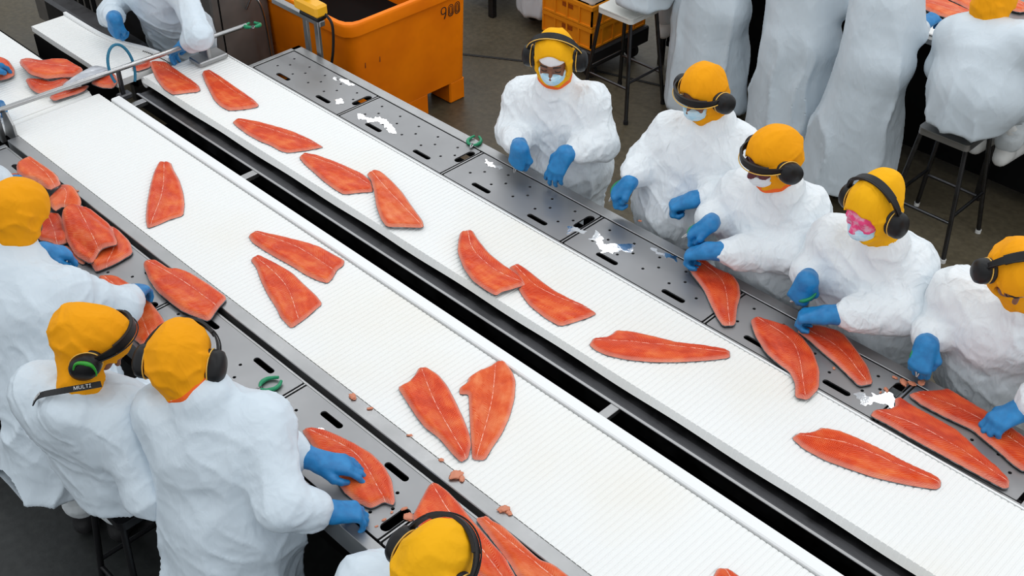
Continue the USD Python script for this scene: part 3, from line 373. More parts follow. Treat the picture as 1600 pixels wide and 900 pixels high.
for x in (-5.60, -4.545, -2.115, .3):
    add(c, 'cross_bar', bx(x - .022, x + .022, 2.555, 2.71, T - .085, T - .06, .002), 'steel')
legs(c, (-5.4, -3.6, -1.8, .3), 2.82, 3.22, T - .36)
single('shade_trough', cat_([bx(-5.60, XE, 2.565, 2.695, .10, .12), bx(-5.62, -5.60, 2.565, 2.695, .10, T - .2)]), 'void', 'added black trough keeping the gap between the two belts dark', 'trough')  # added black piece that stands for the shade in the gap

# ---------------------------------------------------------------- work tables
def slot(x0, x1, y0, y1):
    return LineString([((x0 + (y1 - y0) / 2), (y0 + y1) / 2), (x1 - (y1 - y0) / 2, (y0 + y1) / 2)]).buffer((y1 - y0) / 2, quad_segs=5)
def work_table(label, y_in, y_out, x0, x1, joints, far):
    """stainless frame with drop-in drilled panels; y_in is the side towards the belt, y_out the worker's side"""
    s = 1 if y_out > y_in else -1; lo, hi = min(y_in, y_out), max(y_in, y_out)
    t = thing('work_table', (x0, (lo + hi) / 2, 0), label, 'table')
    lip = .058 if far else .045
    add(t, 'frame', cat_([bx(x0, x1, *sorted((y_out, y_out - s * lip)), T - .045, T - .001, .002), bx(x0, x1, *sorted((y_in, y_in + s * .012)), T - .045, T - .004, .002),
                          bx(x0, x0 + .03, lo, hi, T - .045, T - .001, .002), bx(x1 - .028, x1, lo, hi, T - .045, T - .001, .002), bx(x0, x1, *sorted((y_out - s * .002, y_out - s * .01)), T - .12, T - .03)]), 'steel', label='bare steel table frame')
    a, b = sorted((y_in + s * .014, y_out - s * (lip + .009)))
    for i in range(len(joints) - 1):
        p0, p1 = joints[i] + .012, joints[i + 1] - .012
        P = sbox(p0, a, p1, b).buffer(-.006).buffer(.006, quad_segs=3)
        w = p1 - p0
        holes = []
        for r_, off in ((.36, .0), (.56, .5), (.78, .0)):
            for k in range(5):
                u = (k + .55 + off * .6) / 5.3
                if u < .97: holes.append(Point(p0 + u * w, y_in + s * (.02 + r_ * (b - a))).buffer(.0072, quad_segs=4))
        for u in (.20, .68): holes.append(slot(p0 + u * w, p0 + (u + .155) * w, *sorted((y_in + s * .05, y_in + s * .078))))
        q = slot(0, .13, -.021, .021); q = shapely.affinity.rotate(q, 90, origin=(0, 0)); q = shapely.affinity.translate(q, p1 - .022 if True else 0, (a + b) / 2 - .065 + s * .05)
        holes.append(q)
        P = P.difference(shapely.union_all(holes))
        add(t, 'panel', extr(P, T - .010, T - .002), 'steel_panel', label='drilled steel worktop panel')
        if i: add(t, 'cross_rail', bx(joints[i] - .0035, joints[i] + .0035, a, b, T - .03, T - .002), 'steel')
    add(t, 'shade_sheet', bx(x0 + .05, x1, lo + .02, hi - .02, T - .16, T - .15), 'void')  # black sheet added for the shade under the worktop
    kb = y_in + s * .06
    add(t, 'shade_screen', bx(x0 + .02, x1, *sorted((kb, kb + s * .02)), .10, T - .05), 'void')  # added black upright, stands in for darkness beneath the table
    n = max(2, int((x1 - x0) / 1.7))
    for x in np.linspace(x0 + .06, x1 - .06, n + 1):
        for y in (lo + .05, hi - .05):
            add(t, 'leg', bx(x - .02, x + .02, y - .02, y + .02, .02, T - .045, .003), 'steel_dark')
            add(t, 'foot_pad', bx(x - .03, x + .03, y - .03, y + .03, 0, .02), 'rubber')
    return t
work_table('drilled steel work table beside the far belt where five masked workers stand', 3.278, 3.642, -5.43, -.70, [-5.40, -4.615, -3.79, -2.968, -2.146, -1.32, -.735], True)
work_table('drilled steel work table beside the near belt at the lower left', 1.882, 1.512, -5.6, .9, [-5.57, -4.68, -3.86, -3.03, -2.21, -1.39, -.57, .25, .88], False)
# ---------------------------------------------------------------- infeed section
c = thing('infeed_conveyor', (-7.6, 1.97, 0), 'white infeed belt under the heap of salmon behind the steel rod', 'conveyor')
add(c, 'belt', ribbed_belt(-9.0, X0 - .075, 1.90, 2.485, top=T - .012), 'belt')
add(c, 'end_roller', rot(trimesh.creation.cylinder(.03, .58, 24), 90, (1, 0, 0)).apply_translation((X0 - .075, 2.192, T - .046)), 'belt', smooth=30)
add(c, 'shade_side', bx(-9.0, X0 - .10, 2.488, 2.50, T - .40, T - .02), 'void'); add(c, 'shade_tray', bx(-9, X0 - .1, 1.92, 2.47, T - .4, T - .36), 'void')  # black parts added to darken the underside of this belt
legs(c, (-8.6, -6.1), 1.96, 2.42, T - .4)
def outer(x): return 2.86 + .13 / (1 + math.exp(-(x + 6.12) / .09))
c = thing('infeed_conveyor', (-7.6, 2.7, 0), 'white infeed belt with a curved edge in front of the worker at the upper left', 'conveyor')
add(c, 'belt', ribbed_belt(-6.80, X0 - .06, 2.645, 3.0, top=T - .004, curve=outer), 'belt')
xs = np.linspace(-6.80, X0 - .07, 40)
add(c, 'edge_guard', tube([(x, outer(x) + .012, T - .002) for x in xs], 0, flat=(.02, .03), up=(0, 0, 1)), 'guard')
for k in range(18): add(c, 'perforation', bx(-6.02 + k * .014, -6.013 + k * .014, outer(-6.02 + k * .014) - .012, outer(-6.02 + k * .014) - .005, T - .003, T - .001), 'void')
add(c, 'shade_side', bx(-6.8, X0 - .08, 2.646, 2.658, T - .40, T - .06), 'void'); add(c, 'shade_tray', bx(-6.8, X0 - .1, 2.66, 2.85, T - .4, T - .36), 'void')  # added black parts, painted shade below the curved belt
legs(c, (-6.7, -5.95), 2.69, 2.82, T - .4)
add(c, 'motor_housing', bx(-7.2, -6.15, 2.92, 3.06, T - .30, T - .03, .02), 'steel_dark')
# guide rod across the belts
g = thing('guide_rod', (X0, 1.9, T), 'long bare steel rod spanning both belts at the upper left', 'rod')
add(g, 'rod', tube([(-5.71, 1.92, 1.05), (-5.635, 3.43, 1.05)], .014, 16), 'steel_tube', smooth=40)
add(g, 'bracket', cat_([bx(-5.725, -5.695, 1.905, 1.93, T - .05, 1.06, .004)]), 'steel')
add(g, 'bracket', cat_([bx(-5.70, -5.60, 3.13, 3.155, T - .01, 1.03, .004), bx(-5.70, -5.58, 3.06, 3.25, T + .004, T + .035, .006)]), 'steel')
add(g, 'clamp', cat_([bx(-5.685, -5.662, 2.60, 2.622, T - .02, 1.05, .004), bx(-5.70, -5.645, 2.575, 2.655, T - .05, T - .015, .008)]), 'steel_dark')
lp = [(-5.66, 2.60 + .075 * math.cos(a), 1.02 + .125 * math.sin(a)) for a in np.linspace(-.9, PI + .5, 30)]
add(g, 'rope_loop', tube([(x - .05 * math.sin(i / 29 * PI), y + .04, z + .03) for i, (x, y, z) in enumerate(lp)], .008, 8), 'blue_rope', smooth=40, label='blue rope loop')
gp = Polygon([(0, 0), (.10, 0), (.13, .03), (.13, .11), (.09, .17), (.03, .15)])
m = trimesh.creation.extrude_polygon(gp, .012, engine='earcut'); rot(m, 90, (1, 0, 0)); m.apply_translation((-5.75, 1.965, T - .04))
add(g, 'corner_plate', m, 'steel')

# ---------------------------------------------------------------- salmon
def sample_line(p, n=60):
    q = bezier(p, n); L = np.concatenate([[0], np.cumsum(np.linalg.norm(np.diff(q, axis=0), axis=1))]); return q, L
def chaikin(p, n=2):
    p = np.asarray(p, float)
    for _ in range(n):
        q = np.roll(p, -1, 0); p = np.stack([.86 * p + .14 * q, .14 * p + .86 * q], 1).reshape(-1, 2)
    return p
def fillet(key, label, thick=.026, m='flesh', group=None, zf=None, skin='skin_silver', lift=0.0, ridge_amp=.0):
    z0, out, spine = FISH[key]
    P = Polygon(chaikin(out, 1)).buffer(0)
    if P.geom_type != 'Polygon': P = max(P.geoms, key=lambda g: g.area)
    P = P.simplify(.0006); B = P.exterior; n = int(B.length / .006)
    rim = np.array([B.interpolate(i / n, normalized=True).coords[0] for i in range(n)])
    x0, y0, x1, y1 = P.bounds; st = .0095
    gx, gy = np.meshgrid(np.arange(x0, x1, st), np.arange(y0, y1, st)); gy = gy + (np.arange(gx.shape[1]) % 2)[None] * st / 2
    pts = np.c_[gx.ravel(), gy.ravel()]; sp = shapely.points(pts); pts = pts[shapely.contains(P, sp) & (shapely.distance(B, sp) > .004)]
    A = np.vstack([rim, pts]); tri = Delaunay(A).simplices
    cen = A[tri].mean(1); tri = tri[shapely.contains(P, shapely.points(cen))]
    e1, e2 = A[tri[:, 1]] - A[tri[:, 0]], A[tri[:, 2]] - A[tri[:, 0]]; fl = e1[:, 0] * e2[:, 1] - e1[:, 1] * e2[:, 0] < 0; tri[fl] = tri[fl][:, ::-1]
    d = shapely.distance(B, shapely.points(A)); d[:n] = 0
    q, L = sample_line(spine); dist = np.linalg.norm(A[:, None] - q[None], axis=2); k = dist.argmin(1)
    tg = np.gradient(q, axis=0); tg /= np.linalg.norm(tg, axis=1, keepdims=True); rel = A - q[k]
    v = tg[k, 0] * rel[:, 1] - tg[k, 1] * rel[:, 0]; u = L[k]
    thick = thick * .80; w = .024; prof = np.sqrt(np.clip(1 - (1 - np.clip(d / w, 0, 1)) ** 2, 0, 1))
    groove = .0022 * np.exp(-(v / .005) ** 2)
    h = thick * (.22 + .78 * prof) * (1 - .25 * np.clip(v / .07, 0, 1)) - groove + (.004 * (meshkit.noise(np.c_[A * 26, A[:, 0] * 0 + z0]) - .5) + .0016 * (meshkit.noise(np.c_[A * 90, A[:, 0] * 0 + z0]) - .5)) * prof
    h[:n] = .0045
    base = np.full(len(A), z0) if zf is None else z0 + zf(A)
    top = np.c_[A, base + h]; bot = np.c_[rim, base[:n] + .002]
    V = np.vstack([top, bot]); N = len(A); F = [tri]
    i = np.arange(n); j = (i + 1) % n
    ccw = B.is_ccw
    sd = np.vstack([np.c_[i, N + i, N + j], np.c_[i, N + j, j]]); F.append(sd if not ccw else sd)
    if ccw: F[-1] = F[-1]
    F = np.vstack(F)
    uv = np.vstack([np.c_[u, v], np.c_[u[:n], v[:n]]]); edge = np.concatenate([d, np.zeros(n)])
    t = thing('salmon_fillet', (float(A[:, 0].mean()), float(A[:, 1].mean()), z0), label, 'fish fillet', group)
    add(t, 'flesh', (V, F), m, smooth=True, uv=uv, prim={'edge': edge})
    S = P.buffer(.0013); SB = S.exterior; ns = int(SB.length / .012)
    sr = np.array([SB.interpolate(i / ns, normalized=True).coords[0] for i in range(ns)])
    nd = np.linalg.norm(sr[:, None] - rim[None], axis=2).argmin(1); zb = base[nd]
    S2 = np.vstack([np.c_[sr, zb + .0045], np.c_[sr, zb]]); c0 = A.mean(0)
    if zf is None:
        sm = trimesh.creation.extrude_polygon(Polygon(sr), .004, engine='earcut'); sm.apply_translation((0, 0, z0))
        add(t, 'skin', sm, skin, label='dark silvery skin showing along the rim')
    else:
        NB = N; ii = np.arange(ns); jj = (ii + 1) % ns
        V2 = np.vstack([np.c_[A, base + .0015], S2]); r0 = N
        F2 = [tri, np.c_[r0 + ii, r0 + ns + ii, r0 + ns + jj], np.c_[r0 + ii, r0 + ns + jj, r0 + jj]]
        add(t, 'skin', (V2, np.vstack(F2)), skin, label='dark silvery skin showing along the rim')
    return t
GB, GF, GT, GN, GU, GS = 'fillets lying on the near belt', 'fillets lying on the far belt', 'fillets on the far work table', 'fillets on the near work table', 'salmon heaped on the infeed belt', 'fillets stacked beside the orange-hooded worker'
fillet('r1', 'small plump salmon fillet at the start of the far belt beside the rod', .028, group=GF)
fillet('r2', 'second salmon fillet from the rod on the far belt, blunt tail towards the rod', .028, group=GF)
fillet('r3', 'slim salmon fillet with a dark grey spot on the far belt', .024, group=GF)
fillet('r4', 'salmon fillet on the far belt whose wide end touches its neighbour', .025, group=GF)
fillet('r5', 'salmon fillet on the far belt lying crosswise, tail resting on another', .026, 'flesh_pale', group=GF)
fillet('r6', 'curved salmon fillet on the far belt overlapping the tail of the next one', .026, group=GF)
fillet('r7', 'salmon fillet on the far belt with its tail tucked under a curved fillet', .024, group=GF)
fillet('r8', 'long narrow salmon fillet alone in the middle of the far belt', .024, group=GF)
fillet('r9', 'long salmon fillet with pale belly patch alone near the far belt lower end', .028, group=GF)
fillet('l1', 'upright bell-shaped salmon fillet alone at the upper end of the near belt', .027, group=GB)
fillet('l2', 'long salmon fillet touching the edge guard of the near belt', .027, group=GB)
fillet('l3', 'salmon fillet with a wide square end just below another on the near belt', .027, group=GB)
fillet('l4', 'salmon fillet forming the left wing of a V-shaped pair on the near belt', .026, group=GB)
fillet('l5', 'salmon fillet with a curled flap forming the right wing of a V-shaped pair', .026, 'flesh_pale', group=GB)
fillet('l6', 'salmon fillet cut off by the bottom edge of the picture on the near belt', .026, group=GB)
fillet('t1', 'salmon fillet lying half over the steel rail of the near belt', .028, group=GN)
fillet('t2', 'salmon fillet mostly hidden under a white sleeve on the near table', .026, 'flesh_pale', group=GN)
fillet('t3', 'large salmon fillet held under a spread blue glove on the near table', .026, group=GN)
fillet('t4', 'broad salmon fillet beside the yellow hood at the bottom of the near table', .027, group=GN)
fillet('t5', 'salmon fillet tucked between a broad fillet and the rail at the bottom', .024, 'flesh_pale', group=GN)
fillet('t6', 'corner of a pale fillet under the yellow hood at the bottom', .02, 'flesh_pale', group=GN)
fillet('p0', 'flat salmon fillet behind the hood at the left edge, bottom of the heap', .022, 'flesh_pale', group=GS)
fillet('p5', 'deep red fillet beside the blue glove at the left heap', .024, 'flesh_red', group=GS, zf=lambda A: .02 * np.sin(A[:, 0] * 14) ** 2)
fillet('p6', 'thin pale strip of fillet under the heap beside the blue glove', .02, 'flesh_pale', group=GS)
fillet('p4', 'lowest right fillet of the left heap with a straight cut end', .032, group=GS)
fillet('p2', 'crumpled pale fillet in the middle of the left heap', .026, 'flesh_pale', group=GS, zf=lambda A: .018 * np.sin(A[:, 0] * 26 + A[:, 1] * 15))
fillet('p1', 'topmost pale pink fillet at the upper end of the left heap', .03, 'flesh_pale', group=GS, zf=lambda A: .012 * np.sin(A[:, 1] * 22))
fillet('p3', 'large draped fillet with a curled flap lying on top of the left heap', .032, group=GS, zf=lambda A: -.03 * np.clip((A[:, 1] - A[:, 1].mean()) / .08, -1, 1) ** 2)
fillet('a1', 'salmon fillet held by the worker with a black forehead band on the far table', .026, 'flesh_red', group=GT)
fillet('a2', 'curved salmon fillet whose tail hangs over the far belt edge', .028, 'flesh_red', group=GT)
fillet('a3', 'salmon fillet under the gloves of the worker with a pink face cover', .026, 'flesh_red', group=GT)
fillet('a4', 'longest salmon fillet with clear white bone line on the far table', .028, 'flesh_red', group=GT)
fillet('a5', 'salmon fillet pressed down by a blue fist at the right edge of the far table', .028, 'flesh_red', group=GT)
fillet('u4', 'strip of salmon under the steel rod at the belt end', .022, 'flesh_red', group=GU)
fillet('u5', 'round orange piece of salmon beside the rod clamp', .03, group=GU)
fillet('u2', 'dark red salmon fillet lying lowest in the infeed heap', .026, 'flesh_red', group=GU, zf=lambda A: .01 * np.sin(A[:, 0] * 18))
fillet('u1', 'orange salmon fillet lying on top of the infeed heap', .03, group=GU, zf=lambda A: .012 * np.sin(A[:, 0] * 12))
fillet('u3', 'salmon fillet turned with its silver skin upward on the infeed heap', .022, 'skin_belly', group=GU)
fillet('u6', 'salmon fillet at the left edge of the infeed belt held by a blue glove', .026, group=GU)
fillet('u7', 'small red salmon piece beside the first fillet of the far belt', .018, 'flesh_red', group=GU)
fillet('b1', 'salmon fillet at the near edge of the background table', .03, 'flesh_pale', group='fillets on the background table')
fillet('b2', 'middle salmon fillet on the background table', .03, 'flesh_pale', group='fillets on the background table')
fillet('b3', 'salmon fillet beside the orange hood on the background table', .03, 'flesh_pale', group='fillets on the background table')

# ---------------------------------------------------------------- people
def head_frame(d):
    y, p, r = (math.radians(d[k]) for k in ('yaw', 'pitch', 'roll'))
    fw = np.array([math.cos(p) * math.cos(y), math.cos(p) * math.sin(y), -math.sin(p)]); lf = np.array([-math.sin(y), math.cos(y), 0]); up = np.cross(fw, lf)
    lf, up = lf * math.cos(r) + up * math.sin(r), up * math.cos(r) - lf * math.sin(r)
    return np.array([fw, lf, up])
HC = np.array([-.012, 0, .028])
def head_sdf(p, k=0.0):
    d = sd_ell(p, HC, (.098, .078, .098)); d = smin(d, sd_ell(p, (.026, 0, -.052), (.064, .058, .066)), .03)
    return d
def face_sdf(p):
    d = head_sdf(p)
    d = smin(d, sd_cone(p, (.080, -.034, .026), (.080, .034, .026), .011, .011), .012)
    for s in (-1, 1):
        d = smax(d, -(np.linalg.norm(p - np.array([.100, s * .032, .004]), axis=-1) - .016), .010)
        d = smin(d, np.linalg.norm(p - np.array([.0745, s * .032, .004]), axis=-1) - .0135, .003)
        d = smin(d, np.linalg.norm(p - np.array([.066, s * .038, -.03]), axis=-1) - .020, .015)
        d = smin(d, sd_ell(p, (-.012, s * .080, -.01), (.018, .010, .032)), .006)
    d = smin(d, sd_cone(p, (.084, 0, .006), (.107, 0, -.030), .007, .0115), .008)
    d = smin(d, sd_cone(p, (.082, -.018, -.062), (.082, .018, -.062), .008, .008), .006)
    return d
def ell_arc(n, r, a0, a1, tilt):
    out = []
    for a in np.linspace(a0, a1, n):
        y, z = r[0] * math.cos(a), r[1] * math.sin(a); t = math.radians(tilt)
        out.append((z * math.sin(t), y, z * math.cos(t)))
    return np.array(out)
def glove_mesh(w, h, up, left, curl, spread=.12, arm=None, sc=1.1):
    """a glove with palm, four fingers and a thumb; w wrist, h knuckles, up = back of the hand"""
    X = np.asarray(h) - np.asarray(w); X /= np.linalg.norm(X); Z = np.asarray(up, float); Z = Z - X * (X @ Z); Z /= np.linalg.norm(Z); Y = np.cross(Z, X)
    s = -1.0 if left else 1.0                # thumb side: +Y for a right hand seen palm down
    R = np.array([X, Y, Z]); hs = .0042
    lo, hi = np.array([-.11, -.10, -.11]), np.array([.205, .10, .10])
    p = grid(lo, hi, hs)
    ad = R @ arm if arm is not None else np.array([1.0, 0, 0]); d = sd_cone(p, -ad * .072, (.0, 0, 0), .043, .034)
    ys = (.030, .010, -.011, -.029); kx = (.088, .092, .087, .078)
    fl = ((.044, .027, .021), (.048, .031, .022), (.044, .029, .021), (.034, .022, .018))
    for i in range(4):
        d = smin(d, sd_cone(p, (.0, s * ys[i] * .6, 0), (kx[i], s * ys[i], .002), .024, .0145), .018)
    for i in range(4):
        c = curl if np.ndim(curl) == 0 else curl[i]
        a = 0; q = np.array([kx[i], s * ys[i], .002]); yaw = s * spread * (1.5 - i) * (1 - .6 * min(c, 1))
        for j in range(3):
            a += c * (1.0, 1.25, .8)[j] + .10; L = fl[i][j]
            q2 = q + L * np.array([math.cos(a) * math.cos(yaw), math.cos(a) * math.sin(yaw), -math.sin(a)])
            f = sd_cone(p, q, q2, .0118 - .0012 * j, .0106 - .0012 * j)
            d = smin(d, f, .0045 if j else .008); q = q2
    tb = [(.012, s * .026, -.008), (.048, s * .052, -.020), (.076, s * .054 - s * .016 * min(np.mean(curl), 1), -.030), (.098, s * .050 - s * .034 * min(np.mean(curl), 1), -.036)]
    for j in range(3): d = smin(d, sd_cone(p, tb[j], tb[j + 1], (.020, .0135, .0118)[j], (.0138, .0118, .0098)[j]), .008)
    d = np.maximum(d, -.066 - p @ ad)
    d = d + .0016 * (meshkit.noise(p * 70) - .5)
    V, F = nets(d, lo, hs, 1)
    return (V * sc) @ R + np.asarray(w), F
def person(key, label, gown='gown', hood='hood', group=None, gloves=True, bump=None, mask='mask', far=False, cape=.10, legs_on=False):
    d = PEOPLE[key]; J = {k: np.array(v, float) for k, v in d.items() if isinstance(v, list) and len(v) == 3}
    H, N, HP = J['head'], J['neck'], J['hip']; bk = d.get('bulk', 1.0)
    SL, SR, EL, ER, WL, WR = (J[k] for k in ('shl', 'shr', 'ell', 'elr', 'wrl', 'wrr'))
    seated = d.get('seated', False); hem = d['hem']; hr = d['hemr']
    t = thing('person', (HP[0], HP[1], 0), label, 'person', group)
    CH = (SL + SR) / 2 * .75 + HP * .25; side = (SL - SR); side[2] = 0; side /= np.linalg.norm(side)
    fwd = np.cross(side, [0, 0, 1.0]); fwd = fwd if fwd @ np.array([math.cos(math.radians(d['yaw'])), math.sin(math.radians(d['yaw'])), 0]) > 0 else -fwd
    Rm = head_frame(d)
    # --- body: one skin surface (fine head, coarser trunk and limbs under the clothes)
    hs = .0055 if not far else .010
    lo, hi = np.array([-.125, -.105, -.135]), np.array([.14, .105, .145])
    hv, hf = nets(face_sdf(grid(lo, hi, hs)), lo, hs, 1); hv = hv @ Rm + H
    pts = np.array([H, N, SL, SR, EL, ER, WL, WR, HP]); blo = pts.min(0) - .14; bhi = pts.max(0) + .14; blo[2] = .06
    knees, feet = [], []
    for s_ in (-1, 1):
        hj = HP + side * s_ * .085
        if seated: kn = hj + fwd * .40 + np.array([0, 0, -.06]); ft = kn + np.array([0, 0, -.42]) - fwd * .10
        else: kn = np.array([hj[0], hj[1], .47]) + fwd * .03; ft = np.array([hj[0], hj[1], .09])
        knees.append(kn); feet.append(ft)
    allp = np.vstack([pts, knees, feet]); blo = allp.min(0) - .14; bhi = allp.max(0) + .14; bhi[2] = max(N[2] + .05, SL[2] + .1, SR[2] + .1)
    bs = .018; g = grid(blo, bhi, bs)
    b = sd_cone(g, HP, CH, .12, .12)
    b = smin(b, sd_cone(g, SL, SR, .055, .055), .06); b = smin(b, sd_cone(g, N, H - Rm[2] * .06, .055, .05), .04); b = smin(b, sd_cone(g, N, CH, .06, .10), .05)
    for a_, e_, w_ in ((SL, EL, WL), (SR, ER, WR)): b = smin(b, smin(sd_cone(g, a_, e_, .048, .04), sd_cone(g, e_, w_, .038, .026), .02), .03)
    for s_, kn, ft in zip((-1, 1), knees, feet):
        hj = HP + side * s_ * .085; b = smin(b, smin(sd_cone(g, hj, kn, .08, .055), sd_cone(g, kn, ft, .05, .038), .03), .03)
    bv, bf = nets(b, blo, bs, 1)
    add(t, 'body', (np.vstack([hv, bv]), np.vstack([hf, bf + len(hv)])), 'skin', smooth=True)
    # --- gown
    gs = .0105 if not far else .016
    top = N + (H - N) * .05
    P = np.vstack([pts[1:8], HP, (CH + HP) / 2]); glo = P.min(0) - .24; ghi = P.max(0) + .22
    glo[:2] = np.minimum(glo[:2], HP[:2] - hr - .08 - (.16 if seated else 0)); ghi[:2] = np.maximum(ghi[:2], HP[:2] + hr + .08 + (.2 if seated else 0)); glo[2] = hem - .05; ghi[2] = max(N[2], SL[2], SR[2]) + .14
    g = grid(glo, ghi, gs)
    o = side * .075 * bk
    b = sd_cone(g, HP + o, CH + o * 1.05, .165 * bk, .15 * bk); b = smin(b, sd_cone(g, HP - o, CH - o * 1.05, .165 * bk, .15 * bk), .05)
    b = smin(b, sd_cone(g, SL - np.array([0, 0, .01]), SR - np.array([0, 0, .01]), .092 * bk, .092 * bk), .07)
    b = smin(b, sd_cone(g, CH, N + (H - N) * d.get('collar', .12), .155 * bk, .100), .06)
    if seated:
        for s_, kn in zip((-1, 1), knees):
            hj = HP + side * s_ * .10; b = smin(b, sd_cone(g, hj, hj + (kn - hj) * .85, .155 * bk, .125), .06)
        b = smin(b, sd_cone(g, HP - fwd * .04, np.array([HP[0], HP[1], hem]) - fwd * .06, .20 * bk, hr), .08)
    else:
        hc = np.array([HP[0], HP[1], hem - .05]) + (np.array(d['hemoff'] + [0]) if 'hemoff' in d else 0)
        b = smin(b, sd_cone(g, HP, hc, .19 * bk, hr), .08)
        if far: b = smin(b, sd_cone(g, CH - np.array([0, 0, .05]), hc, .19 * bk, hr), .10)
    arms = []
    for a_, e_, w_ in ((SL, EL, WL), (SR, ER, WR)):
        q = e_ + (w_ - e_) * .62
        f = smin(sd_cone(g, a_, e_, .088 * bk, .078 * bk), sd_cone(g, e_, q, .080 * bk, .072 * bk), .04)
        wd = (w_ - e_) / np.linalg.norm(w_ - e_); f = smin(f, sd_cone(g, q, w_ - wd * .030, .070 * bk, .036), .02)
        b = smin(b, f, .045); arms.append((a_, e_, w_))
    b = smax(b, hem - g[..., 2], .01)
    # folds: long soft ones that hang on the skirt and body, finer ones across the sleeves
    def fold(p):
        sd = (abs(hash_(key)) % 97)
        q = p + .05 * (np.c_[meshkit.noise(p * 5 + sd, 11), meshkit.noise(p * 5 + sd, 12), meshkit.noise(p * 5 + sd, 13)] - .5)
        n1 = ridge(np.c_[q[:, :2] * 8.0, q[:, 2] * 1.3] + sd, 1) ** 3
        n2 = ridge(np.c_[q[:, 0] * 8 + q[:, 2] * 11, q[:, 1] * 8 - q[:, 2] * 7, q[:, 2] * 3] + sd, 2) ** 4; n3 = ridge(np.c_[q[:, 0] * 17 - q[:, 2] * 13, q[:, 1] * 17 + q[:, 2] * 9, q[:, 2] * 7] + sd, 3) ** 4
        n4 = ridge(np.c_[q[:, 0] * 26 + q[:, 1] * 12, q[:, 1] * 10 - q[:, 0] * 22, q[:, 2] * 30] + sd, 5) ** 3
        wa = np.zeros(len(p))
        for a_, e_, w_ in arms:
            da = np.minimum(sd_cone(p, a_, e_, .08, .08), sd_cone(p, e_, w_, .08, .06)); wa = np.maximum(wa, np.clip(1 - (da - .01) / .05, 0, 1))
        low = np.clip((HP[2] + .12 - p[:, 2]) / .25, 0, 1)
        c1 = ridge(np.c_[q[:, 0] * 13 + q[:, 2] * 5, q[:, 1] * 13 - q[:, 2] * 3, q[:, 2] * 4.5] + sd, 21) ** 7; c2 = ridge(np.c_[q[:, 0] * 10 - q[:, 2] * 12, q[:, 1] * 10 - q[:, 2] * 8, q[:, 2] * 6 + q[:, 0] * 5] + sd, 22) ** 7
        if far: return (1 - wa) * (.024 * low + .008) * n1 + .002 * n2 - .008
        return (1 - wa) * (.026 * low * n1 + .010 * (1 - low) * n1 + .008 * n2 + .002 * n3) + wa * (.008 * n2 + .004 * n3) + (.0045 if gown == 'gown' else .002) * (c1 + c2) - .009
    V, F = nets(b, glo, gs, 2 if far else 1); V = V + vnormals(V, F) * fold(V)[:, None]; V[:, 2] = np.maximum(V[:, 2], hem - .004)
    add(t, 'gown', (V, F), gown, smooth=True, label='loose white protective gown')
    # --- hood
    hs = .0065 if not far else .011
    Nl = (N - H) @ Rm.T; C1 = (CH * .35 + N * .65 - H) @ Rm.T
    lo = np.minimum(np.array([-.18, -.125, -.16]), Nl * .8 - .10); hi = np.maximum(np.array([.15, .125, .19]), Nl * .8 + .10)
    if bump: lo = np.minimum(lo, np.array(bump[:3]) - bump[3] - .02)
    g = grid(lo, hi, hs)
    b = smin(sd_ell(g, HC, (.110, .090, .110)), sd_ell(g, (.026, 0, -.052), (.072, .070, .076)), .04)
    b = smin(b, sd_cone(g, (-.03, 0, -.03), Nl * d.get('nape', .8), .080, .066), .04)
    if bump: b = smin(b, np.linalg.norm(g - np.array(bump[:3]), axis=-1) - bump[3], .05)
    oz = .012 if d.get('cap') == 'white' else 0
    op = sd_ell(g, (.150, 0, -.016 + oz), (.145, .102, .098 + oz)); b = smax(b, -op, .008)
    q = g.reshape(-1, 3); nz = (ridge(np.c_[q[:, 0] * 11, q[:, 1] * 26, q[:, 2] * 11] + 5, 4) ** 2).reshape(b.shape); nz2 = (ridge(q * 17 + 9, 6) ** 3).reshape(b.shape)
    b = b - .008 * nz - .008 * nz2 * (g[..., 2] < .03)
    V, F = nets(b, lo, hs, 1)
    hd = add(t, 'hood', (V @ Rm + H, F), hood, smooth=True, label='knitted hood over head and neck')
    tg_ = grid(blo - .03, np.array([bhi[0] + .03, bhi[1] + .03, HP[2] - .02]), .016); tb = None
    for s_, kn, ft in zip((-1, 1), knees, feet):
        hj = HP + side * s_ * .085; f = smin(sd_cone(tg_, hj, kn, .10, .088), sd_cone(tg_, kn, ft + np.array([0, 0, .08]), .088, .075), .03); tb = f if tb is None else np.minimum(tb, f)
    tb = smax(tb, tg_[..., 2] - min(hem + .16, HP[2] - .06), .01)
    V, F = nets(tb, blo - .03, .016, 1)
    if len(F): V = V + vnormals(V, F) * (.012 * ridge(np.c_[V[:, :2] * 9, V[:, 2] * 14], 8) ** 2)[:, None]; add(t, 'trousers', (V, F), 'trouser', smooth=True, label='off-white work trousers')
    for s_, ft in zip((-1, 1), feet):
        bl = np.array([ft[0], ft[1], 0]) - .2; bl[2] = 0; gb = grid(np.array([ft[0] - .28, ft[1] - .28, -.03]), np.array([ft[0] + .28, ft[1] + .28, ft[2] + .22]), .014)
        z0 = ft[2] - .09; a0 = np.array([ft[0], ft[1], z0 + .045])
        bb = smin(sd_cone(gb, ft + np.array([0, 0, .15]), ft, .072, .058), sd_cone(gb, a0 - fwd * .03, a0 + fwd * .16, .048, .044), .03); bb = np.maximum(bb, z0 + .001 - gb[..., 2])
        V, F = nets(bb, np.array([ft[0] - .28, ft[1] - .28, -.03]), .014, 1); add(t, 'boot', (V, F), 'white_boot' if key in ('bd', 'be') else 'boot', smooth=True)
